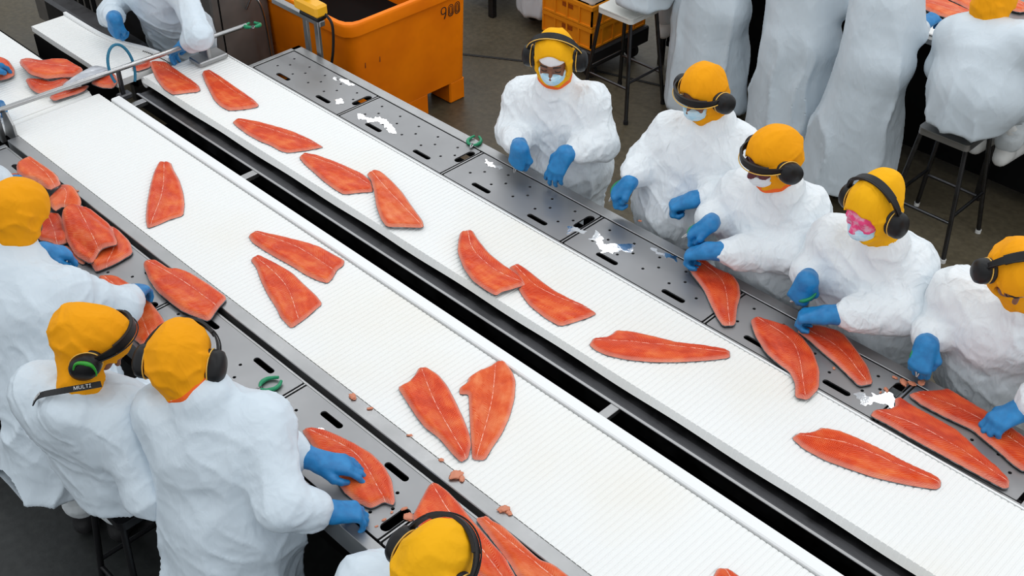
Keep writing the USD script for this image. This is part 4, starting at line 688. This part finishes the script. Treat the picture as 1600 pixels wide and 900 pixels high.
    if key in ('w1', 'w3', 'l3', 'l1', 'w2'):
        from scipy.ndimage import map_coordinates
        ax = Nl * d.get('nape', .8); a0 = np.array([-.03, 0, -.03]); ct = a0 + (ax - a0) * {'l1': .80, 'w2': .5}.get(key, .62); dx, du, dv = frame_of(ax - a0); rr_ = []
        for an in np.linspace(0, 2 * PI, 49)[:-1]:
            q_ = np.linspace(.03, .15, 90)[:, None] * (math.cos(an) * du + math.sin(an) * dv) + ct; val = map_coordinates(b, ((q_ - lo) / hs).T, order=1, mode='nearest'); k_ = np.argmax(val > 0); rr_.append(q_[k_] if val[k_] > 0 else q_[45])
        rr_ = np.array(rr_); rr_ = (rr_ + np.roll(rr_, 1, 0) + np.roll(rr_, -1, 0)) / 3; rr_ = np.vstack([rr_, rr_[:2]])
        tm = add(hd, 'collar_trim', tube(rr_ @ Rm + H, 0, flat=(.024, .005), up=(rr_ - ct) @ Rm), {'l1': 'white_cloth', 'w2': 'hood'}.get(key, 'hood_edge'), label={'l1': 'white trim with black dashes', 'w2': 'fold of the hood'}.get(key, 'red-orange collar trim'))
        if key == 'l1':
            for k_ in range(0, 48, 2): add(tm, 'dash', trimesh.creation.icosphere(1, .006).apply_translation((rr_[k_] + (rr_[k_] - ct) * .03) @ Rm + H), 'black')
    if far and gloves:
        V, F = glove_mesh(WR, J['har'], (0, 0, 1.0), False, d.get('curl_r', .5), arm=(WR - ER) / np.linalg.norm(WR - ER)); add(t, 'glove', (V, F), 'glove', smooth=True, label='blue rubber glove')
    if far: return t
    # --- band at the collar, inner cap, eyes, mask
    def patch(fn, name, m, lo, hi, h=.0055, label=None):
        lo, hi = np.array(lo), np.array(hi); V, F = nets(fn(grid(lo, hi, h)), lo, h, 1); return add(t, name, (V @ Rm + H, F), m, smooth=True, label=label)
    cap = d.get('cap')
    if d['yaw'] < 0:
        for s_ in (-1, 1):
            add(t, 'eye', trimesh.creation.icosphere(2, 1).apply_transform(np.diag([.0085, .0150, .0035, 1])).apply_translation((.0805, s_ * .032, -.001)).apply_transform(np.block([[Rm.T, H[:, None]], [np.zeros((1, 3)), 1]])), 'dark_hair', smooth=True)
            add(t, 'eyebrow', tube((np.array([(.090, s_ * .014, .030), (.0905, s_ * .028, .035), (.080, s_ * .048, .030)]) @ Rm + H), .0035, 6), 'dark_hair', smooth=True)
        if cap in ('white', 'peach', 'dark'):
            patch(lambda g: smax(head_sdf(g) - .0065, .036 - g[..., 2] if cap == 'white' else .044 - g[..., 2], .004), 'inner_cap', {'white': 'white_cloth', 'peach': 'peach', 'dark': 'maroon'}[cap], (-.02, -.1, .02), (.11, .1, .15), label={'white': 'white inner cap across the forehead'}.get(cap))
        if cap == 'pink':
            patch(lambda g: np.maximum(np.maximum(face_sdf(g) - .006, -.030 - g[..., 2]), g[..., 2] - .075), 'face_wrap', 'pink', (.02, -.1, -.04), (.13, .1, .09), label='pink patterned cloth covering brow and eyes')
        if cap == 'dark':
            patch(lambda g: np.maximum(np.maximum(np.maximum(face_sdf(g) - .011, -.024 - g[..., 2]), g[..., 2] - .034), .055 - g[..., 0]), 'goggles', 'maroon', (.03, -.1, -.04), (.13, .1, .06), h=.005, label='dark red tinted goggles')
        def mk(g):
            pl = .0016 * np.sin(g[..., 2] * 2 * PI / .016)
            return smax(smax(smin(head_sdf(g), sd_cone(g, (.07, 0, -.02), (.085, 0, -.045), .02, .022), .03) - .0115 + pl, np.maximum(g[..., 2] + .016 + .10 * np.abs(g[..., 1]), -.118 - g[..., 2]), .004), np.maximum(.012 - g[..., 0], np.abs(g[..., 1]) - .080), .004)
        if mask:
            mt = patch(mk, 'face_mask', mask, (.0, -.095, -.14), (.14, .095, .0), h=.005, label='pleated surgical mask')
            for s_ in (-1, 1):
                add(mt, 'ear_loop', tube(bezier(np.array([(.05, s_ * .068, -.03), (.015, s_ * .089, -.02), (-.005, s_ * .094, .0)]), 10) @ Rm + H, .0018, 5), 'mask_white', smooth=True)
    else:
        pass
    # --- hearing protectors
    if d.get('band') is not None:
        tilt = d['band']; tr = math.radians(tilt)
        X4 = np.block([[Rm.T, H[:, None]], [np.zeros((1, 3)), 1]])
        arc = ell_arc(40, (.127, .136), .12, PI - .15, tilt) + HC * np.array([1, 0, .5])
        hb = add(t, 'headband', tube(arc @ Rm + H, 0, flat=(.026, .007), up=(arc - HC) @ Rm), 'black', label='black headband of the hearing protectors')
        pad = arc[8:32] * .985
        add(hb, 'band_pad', tube(pad @ Rm + H, 0, flat=(.034, .010), up=(pad - HC) @ Rm), 'rubber')
        wire = ell_arc(40, (.134, .143), .05, PI - .05, tilt + 9) + HC * np.array([1, 0, .5])
        add(hb, 'wire', tube(wire @ Rm + H, .0025, 6), 'wire_yellow' if key in ('w1', 'w3', 'w2') else 'black', smooth=True)
        for s_ in (-1, 1):
            prof = [(0, .050), (.020, .050), (.032, .046), (.040, .034), (.044, .016), (.045, 0)]
            cup = trimesh.creation.revolve([(r_, h_) for h_, r_ in [(0, 0.0001), (0, .036), (.006, .0385), (.022, .038), (.034, .034), (.042, .024), (.046, .010), (.047, .0001)]], sections=28)
            cup.apply_transform(np.diag([1.22, 1.55, 1.12, 1])); rot(cup, -90 * s_, (1, 0, 0))
            cup.apply_translation((-.008, s_ * .106, -.012))
            cushion = trimesh.creation.torus(.028, .0105, 28, 10); cushion.apply_transform(np.diag([1.22, 1.55, 1.2, 1])); rot(cushion, 90, (1, 0, 0)); cushion.apply_translation((-.008, s_ * .096, -.012))
            ringm = trimesh.creation.torus(.0375, .0026, 32, 8); ringm.apply_transform(np.diag([1.22, 1.55, 1, 1])); rot(ringm, 90, (1, 0, 0)); ringm.apply_translation((-.008, s_ * .109, -.012))
            for m_ in (cup, cushion, ringm): rot(m_, tilt * .5, (0, 1, 0), (-.008, 0, -.012)); m_.apply_transform(X4)
            cu = add(t, 'ear_cup', cup, 'black', smooth=40, label='black ear cup'); add(cu, 'cushion', cushion, 'rubber', smooth=True); add(cu, 'yellow_rim', ringm, 'wire_yellow', smooth=True)
            if key == 'l2' and s_ == -1:
                sw = [np.array([-.008 + .036 * math.cos(a) * (1 + .2 * math.sin(3 * a)), s_ * .153, -.012 + .046 * math.sin(a)]) for a in np.linspace(.4, 3.4, 16)]
                add(cu, 'green_flash', tube(np.array(sw) @ Rm + H, np.interp(np.arange(16), [0, 8, 15], [.002, .008, .003]), 8), 'lime', smooth=True, label='green swoosh mark on the cup')
    # --- gloves
    if gloves:
        for w_, k_, lf, c_ in ((WL, 'hal', True, 'curl_l'), (WR, 'har', False, 'curl_r')):
            h_ = J[k_]; upv = np.array([0, 0, 1.0]) + .25 * fwd; dirn = (h_ - w_) / np.linalg.norm(h_ - w_)
            upv = np.array([0, 0, 1.0]) if abs(dirn[2]) < .8 else fwd + np.array([0, 0, .2])
            e_ = EL if lf else ER; V, F = glove_mesh(w_, h_, upv, lf, d.get(c_, .5), arm=(w_ - e_) / np.linalg.norm(w_ - e_)); add(t, 'glove', (V, F), 'glove', smooth=True, label='blue rubber glove')
    return t
def hash_(s): return sum(ord(c_) * (i + 3) ** 2 for i, c_ in enumerate(s))
WK = {}
WK['w1'] = person('w1', 'standing worker in white gown with a white inner cap and bulky black ear muffs', mask='mask', hood='hood_light')
WK['w2'] = person('w2', 'white-gowned worker second from the orange bin, black band across the forehead, blue mask')
WK['w3'] = person('w3', 'white-gowned worker in dark red goggles and white mask bending over a fillet', mask='mask_white', bump=(-.06, 0, .02, .075))
WK['w4'] = person('w4', 'white-gowned worker with a pink patterned face cover under the yellow hood', hood='hood_light', bump=(-.085, 0, .07, .06))
WK['w5'] = person('w5', 'white-gowned worker at the right edge pressing a fillet with one fist', mask=None)
WK['l1'] = person('l1', 'worker at the left edge in a plain orange hood without ear muffs, seen from behind', bump=(-.06, 0, .03, .08), gown='gown_soft_shaded')
WK['l2'] = person('l2', 'seated worker seen from behind with green-marked ear muffs and a black neck strap', bump=(-.08, 0, .0, .085), gown='gown_soft_shaded')
WK['l3'] = person('l3', 'worker seen from behind, orange hood and black ear muffs, both gloves on one fillet', bump=(-.05, 0, .02, .08), gown='gown_soft_shaded')
WK['l4'] = person('l4', 'worker at the bottom edge showing only a yellow hood with black headband', hood='hood_light', gown='gown_soft_shaded')
WK['l0'] = person('l0', 'worker barely showing a white sleeve beside the heap at the left edge', gown='gown_soft_shaded')
WK['tl'] = person('tl', 'white-gowned worker reaching over the infeed belt with the curved edge', gown='gown_soft_shaded')
WK['ba'] = person('ba', 'background worker in long white gown beside the grey stool, seen from behind', gown='gown_far_shaded', far=True, gloves=False)
WK['bb'] = person('bb', 'background worker in straight long white gown between two other standing workers', gown='gown_far_shaded', far=True, gloves=False)
WK['bc'] = person('bc', 'background worker in a wide flaring white gown reaching for the background table', gown='gown_far_shaded', far=True)
WK['bd'] = person('bd', 'background worker in orange hood sitting on a steel stool, seen from behind', gown='gown_far_shaded', far=True, gloves=False)
WK['be'] = person('be', 'background worker seated on the white-topped stool, legs below the gown', gown='gown_far_shaded', far=True, gloves=False)
WK['la'] = person('la', 'worker outside the left edge, only blue gloves reaching onto the infeed belt', gown='gown_soft_shaded')
WK['bf'] = person('bf', 'background worker whose gown hem shows left of the orange crates', gown='gown_far_shaded', far=True, gloves=False)
# black neck strap with white lettering on the seated worker
d2 = PEOPLE['l2']
sp_ = bezier(np.array(STRAP), 28); cz = np.array(d2['neck']) - np.array([0, 0, .05])
st_ = add(WK['l2'], 'neck_strap', tube(sp_, 0, flat=(.022, .004), up=sp_ - cz), 'black', label='black neck strap with white lettering')
for u_ in (.12, .66):
    k = int(u_ * (len(sp_) - 1)); tx = sp_[k + 3] - sp_[k]; tx /= np.linalg.norm(tx); nz_ = sp_[k + 2] - cz; nz_ -= tx * (nz_ @ tx); nz_ /= np.linalg.norm(nz_); ty = np.cross(nz_, tx)
    m = meshkit.text_mesh('MULTI', .013, .0015); v = np.asarray(m.vertices); v = v - [v[:, 0].min(), .0065, 0]; m.vertices = sp_[k] + nz_ * .003 + v @ np.array([tx, ty, nz_])
    add(st_, 'lettering', m, 'text_white', label='white letters MULTI')

# ---------------------------------------------------------------- stools
def stool(label, x0, x1, y0, y1, h, seat, leg, splay=.05):
    t = thing('stool', ((x0 + x1) / 2, (y0 + y1) / 2, 0), label, 'stool')
    P = sbox(x0, y0, x1, y1).buffer(-.03).buffer(.03, quad_segs=6)
    add(t, 'seat', cat_([extr(P, h - .012, h), extr(P.difference(P.buffer(-.012)), h - .04, h - .010)]), seat, label='flat square seat')
    c = np.array([(x0 + x1) / 2, (y0 + y1) / 2, 0]); cs = []
    for x, y in ((x0, y0), (x1, y0), (x1, y1), (x0, y1)):
        o = np.array([math.copysign(1, x - c[0]), math.copysign(1, y - c[1]), 0]); top = np.array([x, y, h - .03]) - o * .02; bot = np.array([x, y, .012]) + o * splay
        lg = add(t, 'leg', tube(bezier([top - o * .03 + [0, 0, .006], top, top * .93 + bot * .07 , bot], 24), .0135, 12), leg, smooth=40)
        add(lg, 'foot_cap', trimesh.creation.cylinder(.017, .024, 16).apply_translation(bot + [0, 0, 0]), 'white_boot' if 'grey' in label else 'rubber', smooth=30); cs.append((top, bot))
    for i in range(4):
        f = .66 if i % 2 == 0 else .60
        a = cs[i][0] * (1 - f) + cs[i][1] * f; b = cs[(i + 1) % 4][0] * (1 - f) + cs[(i + 1) % 4][1] * f
        add(t, 'foot_rail', tube([a, b], .010, 10), leg, smooth=40)
    return t
stool('stool with a bright worn white seat beside the orange crates', -4.80, -4.50, 5.60, 5.90, .735, 'tub_white', 'steel_dark')
stool('grey steel stool under the seated orange-hooded background worker', -2.48, -2.17, 5.70, 6.02, .735, 'steel', 'steel_dark')
stool('black tubular stool under the seated worker with green-marked ear muffs', *STOOLB, .70, 'black', 'black', .04)

# ---------------------------------------------------------------- orange bin
b = thing('bulk_bin', (-6.1, 4.58, 0), 'big orange plastic bulk bin marked 900 behind the work table', 'bin')
BX0, BX1, BY0, BY1 = -6.75, -5.5, 4.07, 5.03
def ringpoly(g, r=.09): return sbox(BX0 - g, BY0 - g, BX1 + g, BY1 + g).buffer(-r).buffer(r, quad_segs=6)
def loft(levels):
    V, F, n = [], [], 0
    for P, z in levels:
        E = P.exterior; n = 96; q = np.array([E.interpolate(i / n, normalized=True).coords[0] for i in range(n)]); V.append(np.c_[q, np.full(n, z)])
    for k in range(len(levels) - 1):
        for i in range(n):
            j = (i + 1) % n; a, c, d_, e = k * n + i, k * n + j, (k + 1) * n + j, (k + 1) * n + i; F += [(a, c, d_), (a, d_, e)]
    return trimesh.Trimesh(np.vstack(V), np.array(F), process=False)
inv = lambda m: (m.invert(), m)[1]
lv = [(ringpoly(0, .03), .16), (ringpoly(.035), .80), (ringpoly(.042), .81), (ringpoly(.060), .815), (ringpoly(.062), .88), (ringpoly(.052), .895), (ringpoly(.02), .895), (ringpoly(.005), .88), (ringpoly(-.02), .74), (ringpoly(-.06), .25), (ringpoly(-.5, .01), .245)]
body = loft(lv); 
if body.volume < 0: body.invert()
add(b, 'tub', body, 'bin', smooth=35, label='orange double-walled tub')
for (x0, x1) in ((BX1 - .22, BX1), (BX0 + .50, BX0 + .76), (BX0, BX0 + .22)):
    add(b, 'foot', cat_([bx(x0, x1, BY0, BY0 + .17, 0, .165, .01), bx(x0, x1, BY1 - .17, BY1, 0, .165, .01), bx(x0, x1, BY0 + .38, BY0 + .58, 0, .165, .01)]) if x1 != BX1 else cat_([bx(x0, x1, BY0, BY0 + .62, 0, .165, .01), bx(x0, x1, BY1 - .14, BY1, 0, .165, .01)]), 'bin')
add(b, 'shade_plane', extr(ringpoly(-.05), .50, .515), 'void', label='added black sheet darkening the inside of the bin')  # black sheet added as painted shade inside the open bin
add(b, 'base', bx(BX0 + .02, BX1 - .02, BY0 + .02, BY1 - .02, .15, .25), 'bin_dark')
def ringshape(w, h, cx, cy, th):
    o = sbox(cx - w / 2, cy - h / 2, cx + w / 2, cy + h / 2).buffer(-w * .45).buffer(w * .45, quad_segs=8); return o.difference(o.buffer(-th))
gl = [ringshape(.048, .052, .024, .060, .006), LineString([(.045, .06), (.043, .03), (.030, .002)]).buffer(.0032)]
for cx in (.088, .146): gl += [ringshape(.046, .084, cx, .044, .005), ringshape(.022, .060, cx, .044, .004)]
m = extr(shapely.union_all(gl), 0, .003); v = np.asarray(m.vertices)
m.vertices = np.c_[BX1 + .031 + v[:, 2], BY1 - .225 + v[:, 0], .675 + v[:, 1]]
add(b, 'stencil', m, 'paint_black', label='black stencilled number 900')
for dy in (-.06, .06): add(b, 'drip_stain', bx(BX1 + .018, BX1 + .024, BY0 + .14 + dy, BY0 + .152 + dy, .56, .66, .002), 'bin_dark')
# emergency stop bracket
ES = np.array([-.09, 0, -.035])
def adde(t, n, m, *a, **k):
    m.apply_translation(ES); return add(t, n, m, *a, **k)
e = thing('emergency_stop', np.array((-5.2, 3.68, 0)) + ES, 'yellow emergency stop box with red button on a steel bracket', 'switch')
adde(e, 'bracket', cat_([bx(-5.185, -5.145, 3.655, 3.675, .84, 1.16, .003), bx(-5.36, -5.32, 3.70, 3.72, .60, 1.14, .003), bx(-5.60, -5.13, 3.66, 3.70, 1.13, 1.165, .004), bx(-5.36, -5.32, 3.66, 3.72, .60, .63)]), 'steel', label='grey steel bracket')
adde(e, 'clip', bx(-5.30, -5.13, 3.64, 3.72, 1.165, 1.195, .01), 'black')
bo = adde(e, 'switch_box', bx(-5.34, -5.12, 3.635, 3.725, 1.19, 1.265, .014), 'yellow', label='yellow switch box')
adde(bo, 'button_collar', trimesh.creation.cylinder(.026, .016, 24).apply_translation((-5.26, 3.68, 1.272)), 'black', smooth=30)
adde(bo, 'button', cat_([trimesh.creation.cylinder(.022, .016, 24).apply_translation((-5.26, 3.68, 1.287)), trimesh.creation.icosphere(3, .024).apply_transform(np.diag([1, 1, .45, 1])).apply_translation((-5.26, 3.68, 1.297))]), 'red', smooth=30, label='red mushroom button')
adde(e, 'cable', tube(bezier([(-5.13, 3.70, 1.21), (-5.08, 3.71, 1.15), (-5.08, 3.70, 1.0), (-5.10, 3.68, .86)], 24), .008, 8), 'black', smooth=40)
# ---------------------------------------------------------------- machines at the upper left
q = thing('cabinet', (-6.6, 3.8, 0), 'grey metal machine cabinet with vent slots beside the orange bin', 'cabinet')
add(q, 'body', bx(-6.95, -6.3, 3.60, 4.03, .05, 1.75, .01), 'cabinet', label='grey metal cabinet body')
for k in range(7): add(q, 'vent_slot', bx(-6.302, -6.297, 3.72, 3.98, .98 + .045 * k, .99 + .045 * k), 'void')
add(q, 'door_seam', bx(-6.302, -6.298, 3.655, 3.665, .1, 1.7), 'void')
add(q, 'plinth', bx(-6.93, -6.34, 3.62, 4.01, 0, .05), 'void')
add(q, 'wire_hook', tube(bezier([(-6.29, 3.85, .80), (-6.22, 3.87, .90), (-6.18, 3.90, .80), (-6.18, 3.92, .45), (-6.2, 3.94, .1), (-6.2, 3.94, 0.0)], 30), .008, 8), 'steel_tube', smooth=40)
q = thing('machine_housing', (-7.9, 3.9, 0), 'dark grey machine housing behind the worker at the upper left', 'machine')
add(q, 'body', bx(-8.6, -7.05, 3.42, 4.6, .10, 1.7, .02), 'cabinet'); add(q, 'plinth', bx(-8.5, -7.15, 3.52, 4.5, 0, .10), 'void')
add(q, 'front_panel', bx(-7.045, -6.97, 3.30, 3.59, .05, 1.7, .01), 'steel_dark')
for k in range(4): add(q, 'vent_slot', bx(-7.9 + .1 * k, -7.84 + .1 * k, 3.415, 3.421, .45, .60), 'void')
q = thing('cleaning_machine', (-6.5, 6.3, 0), 'black low machine on legs behind the orange bin', 'machine')
add(q, 'body', bx(-7.0, -6.24, 6.05, 6.9, .22, .7, .05), 'rubber')
for x, y in ((-6.30, 5.99 + .09), (-6.9, 6.1), (-6.32, 6.8), (-6.9, 6.8)): add(q, 'leg', bx(x - .025, x + .025, y - .025, y + .025, 0, .24, .004), 'steel_dark')
# ---------------------------------------------------------------- crates
def crate(z, label, m='crate', h=.165, x0=-5.50, x1=-5.02, y0=5.81, y1=6.41):
    t = thing('crate', ((x0 + x1) / 2, (y0 + y1) / 2, z), label, 'crate', 'stacked crates')
    w = .012
    def wall(a0, a1, b0, b1, zz0, zz1): return bx(a0, a1, b0, b1, zz0, zz1)
    O = sbox(x0 + .01, y0 + .01, x1 - .01, y1 - .01)
    add(t, 'shell', cat_([extr(O.difference(O.buffer(-w, join_style=2)), z, z + h - .002), extr(O, z, z + .01)]), m)
    Q = sbox(x0, y0, x1, y1)
    add(t, 'rim', cat_([extr(Q.difference(Q.buffer(-.022, join_style=2)), z + h - .03, z + h - .001), extr(Q.difference(Q.buffer(-.012, join_style=2)), z + .004, z + .018)]), m)
    for y in np.linspace(y0, y1 - .014, 6): add(t, 'rib', bx(x1 - .011, x1, y, y + .014, z + .018, z + h - .03), m)
    for x in np.linspace(x0, x1 - .014, 5): add(t, 'rib', bx(x, x + .014, y0, y0 + .011, z + .018, z + h - .03), m)
    for y_ in (y0,): add(t, 'hand_hole', bx((x0 + x1) / 2 - .05, (x0 + x1) / 2 + .05, y_ + .006, y_ + .011, z + h - .075, z + h - .045), 'bin_dark')
    return t
dl = thing('dolly', (-5.26, 6.11, 0), 'black wheeled dolly under the orange crates', 'dolly')
add(dl, 'deck', bx(-5.5, -4.99, 5.79, 6.43, .12, .25, .01), 'rubber')
for x in (-5.42, -5.08):
    for y in (5.88, 6.34): add(dl, 'wheel', rot(trimesh.creation.cylinder(.06, .03, 24), 90, (1, 0, 0)).apply_translation((x, y, .06)), 'rubber', smooth=30)
crate(.25, 'lower orange crate on the black dolly beside the stool')
crate(.415, 'upper orange crate under the white tub')
tb_ = thing('tub', (-5.26, 6.1, .58), 'white translucent tub on top of the orange crates', 'tub')
O = sbox(-5.48, 5.83, -5.04, 6.39).buffer(-.03).buffer(.03)
add(tb_, 'shell', cat_([extr(O.difference(O.buffer(-.008)), .581, .80), extr(O, .581, .59)]), 'tub_white'); O2 = O.buffer(.015)
add(tb_, 'rim', extr(O2.difference(O.buffer(-.008)), .785, .80), 'tub_white')
# ---------------------------------------------------------------- background table
q = thing('work_table', (-3.2, 6.8, 0), 'background steel table with white boards where the far workers stand', 'table')
add(q, 'top', bx(-4.9, -.8, 6.36, 7.3, .88, .92, .004), 'steel')
add(q, 'shade_block', bx(-4.88, -.8, 6.50, 7.25, .10, .86), 'void')  # added black block, shade beneath the table given as colour
for x in (-4.84, -3.6, -2.3, -.9): 
    for y in (6.40, 7.26): add(q, 'leg', bx(x - .02, x + .02, y - .02, y + .02, 0, .88, .003), 'steel_dark')
for i, x in enumerate((-4.85, -4.22, -3.59, -2.95, -2.2)): single('cutting_board', bx(x, x + .55, 6.40, 6.62 if i != 3 else 6.60, .9205, .932, .003), 'board', ['white cutting board at the left end of the background table', 'white cutting board in front of the background worker by the stool', 'white cutting board between the two straight-gowned workers', 'white cutting board beside the blue glove on the background table', 'white cutting board in front of the seated hooded worker'][i], 'cutting board', 'boards on the background table')
# ---------------------------------------------------------------- water on the far table, scraps, pliers
def puddle(cx, cy, L, Wd, ang, n, label, seed, z=T - .0019):
    r_ = np.random.default_rng(seed); a = math.radians(ang); ds = []
    for k in range(n):
        u = r_.uniform(-.5, .5); v = .35 * math.sin(u * 7 + seed) + r_.normal(0, .16)
        x = cx + u * L * math.cos(a) - v * Wd * math.sin(a); y = cy + u * L * math.sin(a) + v * Wd * math.cos(a)
        e_ = Point(0, 0).buffer(1, quad_segs=5); e_ = shapely.affinity.scale(e_, r_.uniform(.006, .026) * (L / .2) ** .4, r_.uniform(.003, .009)); e_ = shapely.affinity.rotate(e_, r_.normal(ang, 35)); ds.append(shapely.affinity.translate(e_, x, y))
    P = shapely.union_all(ds).buffer(.010).buffer(-.0085); P = max(getattr(P, 'geoms', [P]), key=lambda g: g.area); single('water_puddle', extr(P, z, z + .0014), 'wet', label, 'puddle')
puddle(-4.40, 3.40, .26, .06, 5, 60, 'long bright wet streak on the second drilled panel of the far table', 1)
puddle(-4.73, 3.39, .05, .05, 0, 14, 'small bright wet spot near the end of the first drilled panel', 2)
puddle(-4.89, 3.55, .14, .03, 8, 18, 'thin wet streak near the outer edge of the first drilled panel', 3)
puddle(-3.68, 3.53, .13, .02, 4, 16, 'thin wet streak beside the gloves of the standing worker', 4)
puddle(-2.79, 3.425, .20, .09, 12, 70, 'wide bright wet patch on the panel before the black-banded worker', 5)
puddle(-2.57, 3.55, .12, .025, 5, 20, 'narrow wet streak beside the dripping glove of the goggled worker', 6)
puddle(-1.37, 3.40, .16, .08, 15, 55, 'bright wet patch above the longest fillet on the far table', 7)
puddle(-2.99, 3.40, .08, .05, 60, 20, 'wet specks around the hand slot of the far table', 8)
puddle(-2.75, 1.74, .10, .05, 20, 18, 'wet specks between fillet and ear muffs on the near table', 9)
def scrap(x, y, z, s_, seed, label, grp):
    m = trimesh.creation.icosphere(2, 1.0); v = np.asarray(m.vertices); r_ = np.random.default_rng(seed)
    v = v * (1 + .9 * (meshkit.noise(v * 2.2 + seed * 3.1) - .5))[:, None] * np.array([1, r_.uniform(.4, .8), .3]) * s_; a = r_.uniform(0, PI); v = v @ np.array([[math.cos(a), math.sin(a), 0], [-math.sin(a), math.cos(a), 0], [0, 0, 1]])
    m.vertices = v + [x, y, z + s_ * .2]; single('fish_scrap', m, 'scrap', label, 'scrap', grp, smooth=True)
LR = ['orange shred on the steel rail below the worker with two ear cups', 'small shred on the steel rail left of the V-shaped pair', 'tiny shred on the steel rail beside the left wing of the V-shaped pair', 'large shred on the steel rail under the V-shaped pair', 'shred beside the large shred under the V-shaped pair', 'big shred on the steel rail above the tucked-in bottom fillet', 'tiny shred touching the big shred near the bottom fillet', 'dark shred on the steel rail beside the fillet lying half over it', 'tiny shred on the steel rail beside the left heap', 'tiny shred on the belt edge near the V-shaped pair']
LN = ['pale scrap touching the head end of the broad bottom fillet', 'stringy scrap left of the broad bottom fillet', 'large feathery scrap next to the yellow hood', 'scrap joined to the large feathery one by the yellow hood', 'flat scrap at the panel joint near the yellow hood', 'tiny crumb between the held fillet and the yellow hood', 'tiny crumb nearest the lower blue glove', 'tiny crumb in the middle of the near table panel']
LF = ['round red crumb left of the fist with green pliers', 'dark star-shaped scrap on the wet patch by the longest fillet', 'bony scrap right under the green pliers in the fist', 'long bony scrap between the fist and the held fillet', 'pale bony scrap at the head of the held fillet', 'tiny crumb below the star-shaped scrap', 'tiny crumb beside the tail hanging over the far belt edge', 'red crumb on the table edge under the black-banded worker']
for i, (x, y, s_) in enumerate(SCR_RAIL): scrap(x, y, T + .004, s_, i + 1, LR[i], 'shreds on the near rail')
for i, (x, y, s_) in enumerate(SCR_NEAR): scrap(x, y, T - .002, s_, i + 30, LN[i], 'scraps on the near table')
for i, (x, y, s_) in enumerate(SCR_FAR): scrap(x, y, T - .002, s_, i + 60, LF[i], 'scraps on the far table')
def pliers(pos, yaw, pitch, label, sc=1.0):
    t = thing('pliers', pos, label, 'pliers'); y, p_ = math.radians(yaw), math.radians(pitch)
    X = np.array([math.cos(p_) * math.cos(y), math.cos(p_) * math.sin(y), math.sin(p_)]); Y = np.array([-math.sin(y), math.cos(y), 0]); B = np.array([X, Y, np.cross(X, Y)]) * sc
    f = lambda q: np.asarray(q, float) @ B + np.asarray(pos)
    for s_ in (-1, 1):
        h = bezier([(.005, s_ * .004, 0), (-.012, s_ * .026, 0), (-.040, s_ * .034, 0), (-.066, s_ * .026, 0), (-.082, s_ * .012, .004)], 24)
        add(t, 'handle', tube(f(h), np.interp(np.arange(len(h)), [0, 8, len(h) - 1], [.005, .0095, .006]) * sc, 10), 'green', smooth=40, label='curved green handle')
        add(t, 'jaw', tube(f([(-.002, s_ * .003, 0), (.014, s_ * .006, 0), (.034, s_ * .0015, 0)]), np.array([.005, .0045, .002]) * sc, 8), 'steel_tube', smooth=40)
    add(t, 'pivot', trimesh.creation.icosphere(2, .0075 * sc).apply_translation(f((0, 0, 0))), 'steel_dark', smooth=True)
    return t
for a in PLIERS: pliers(*a)
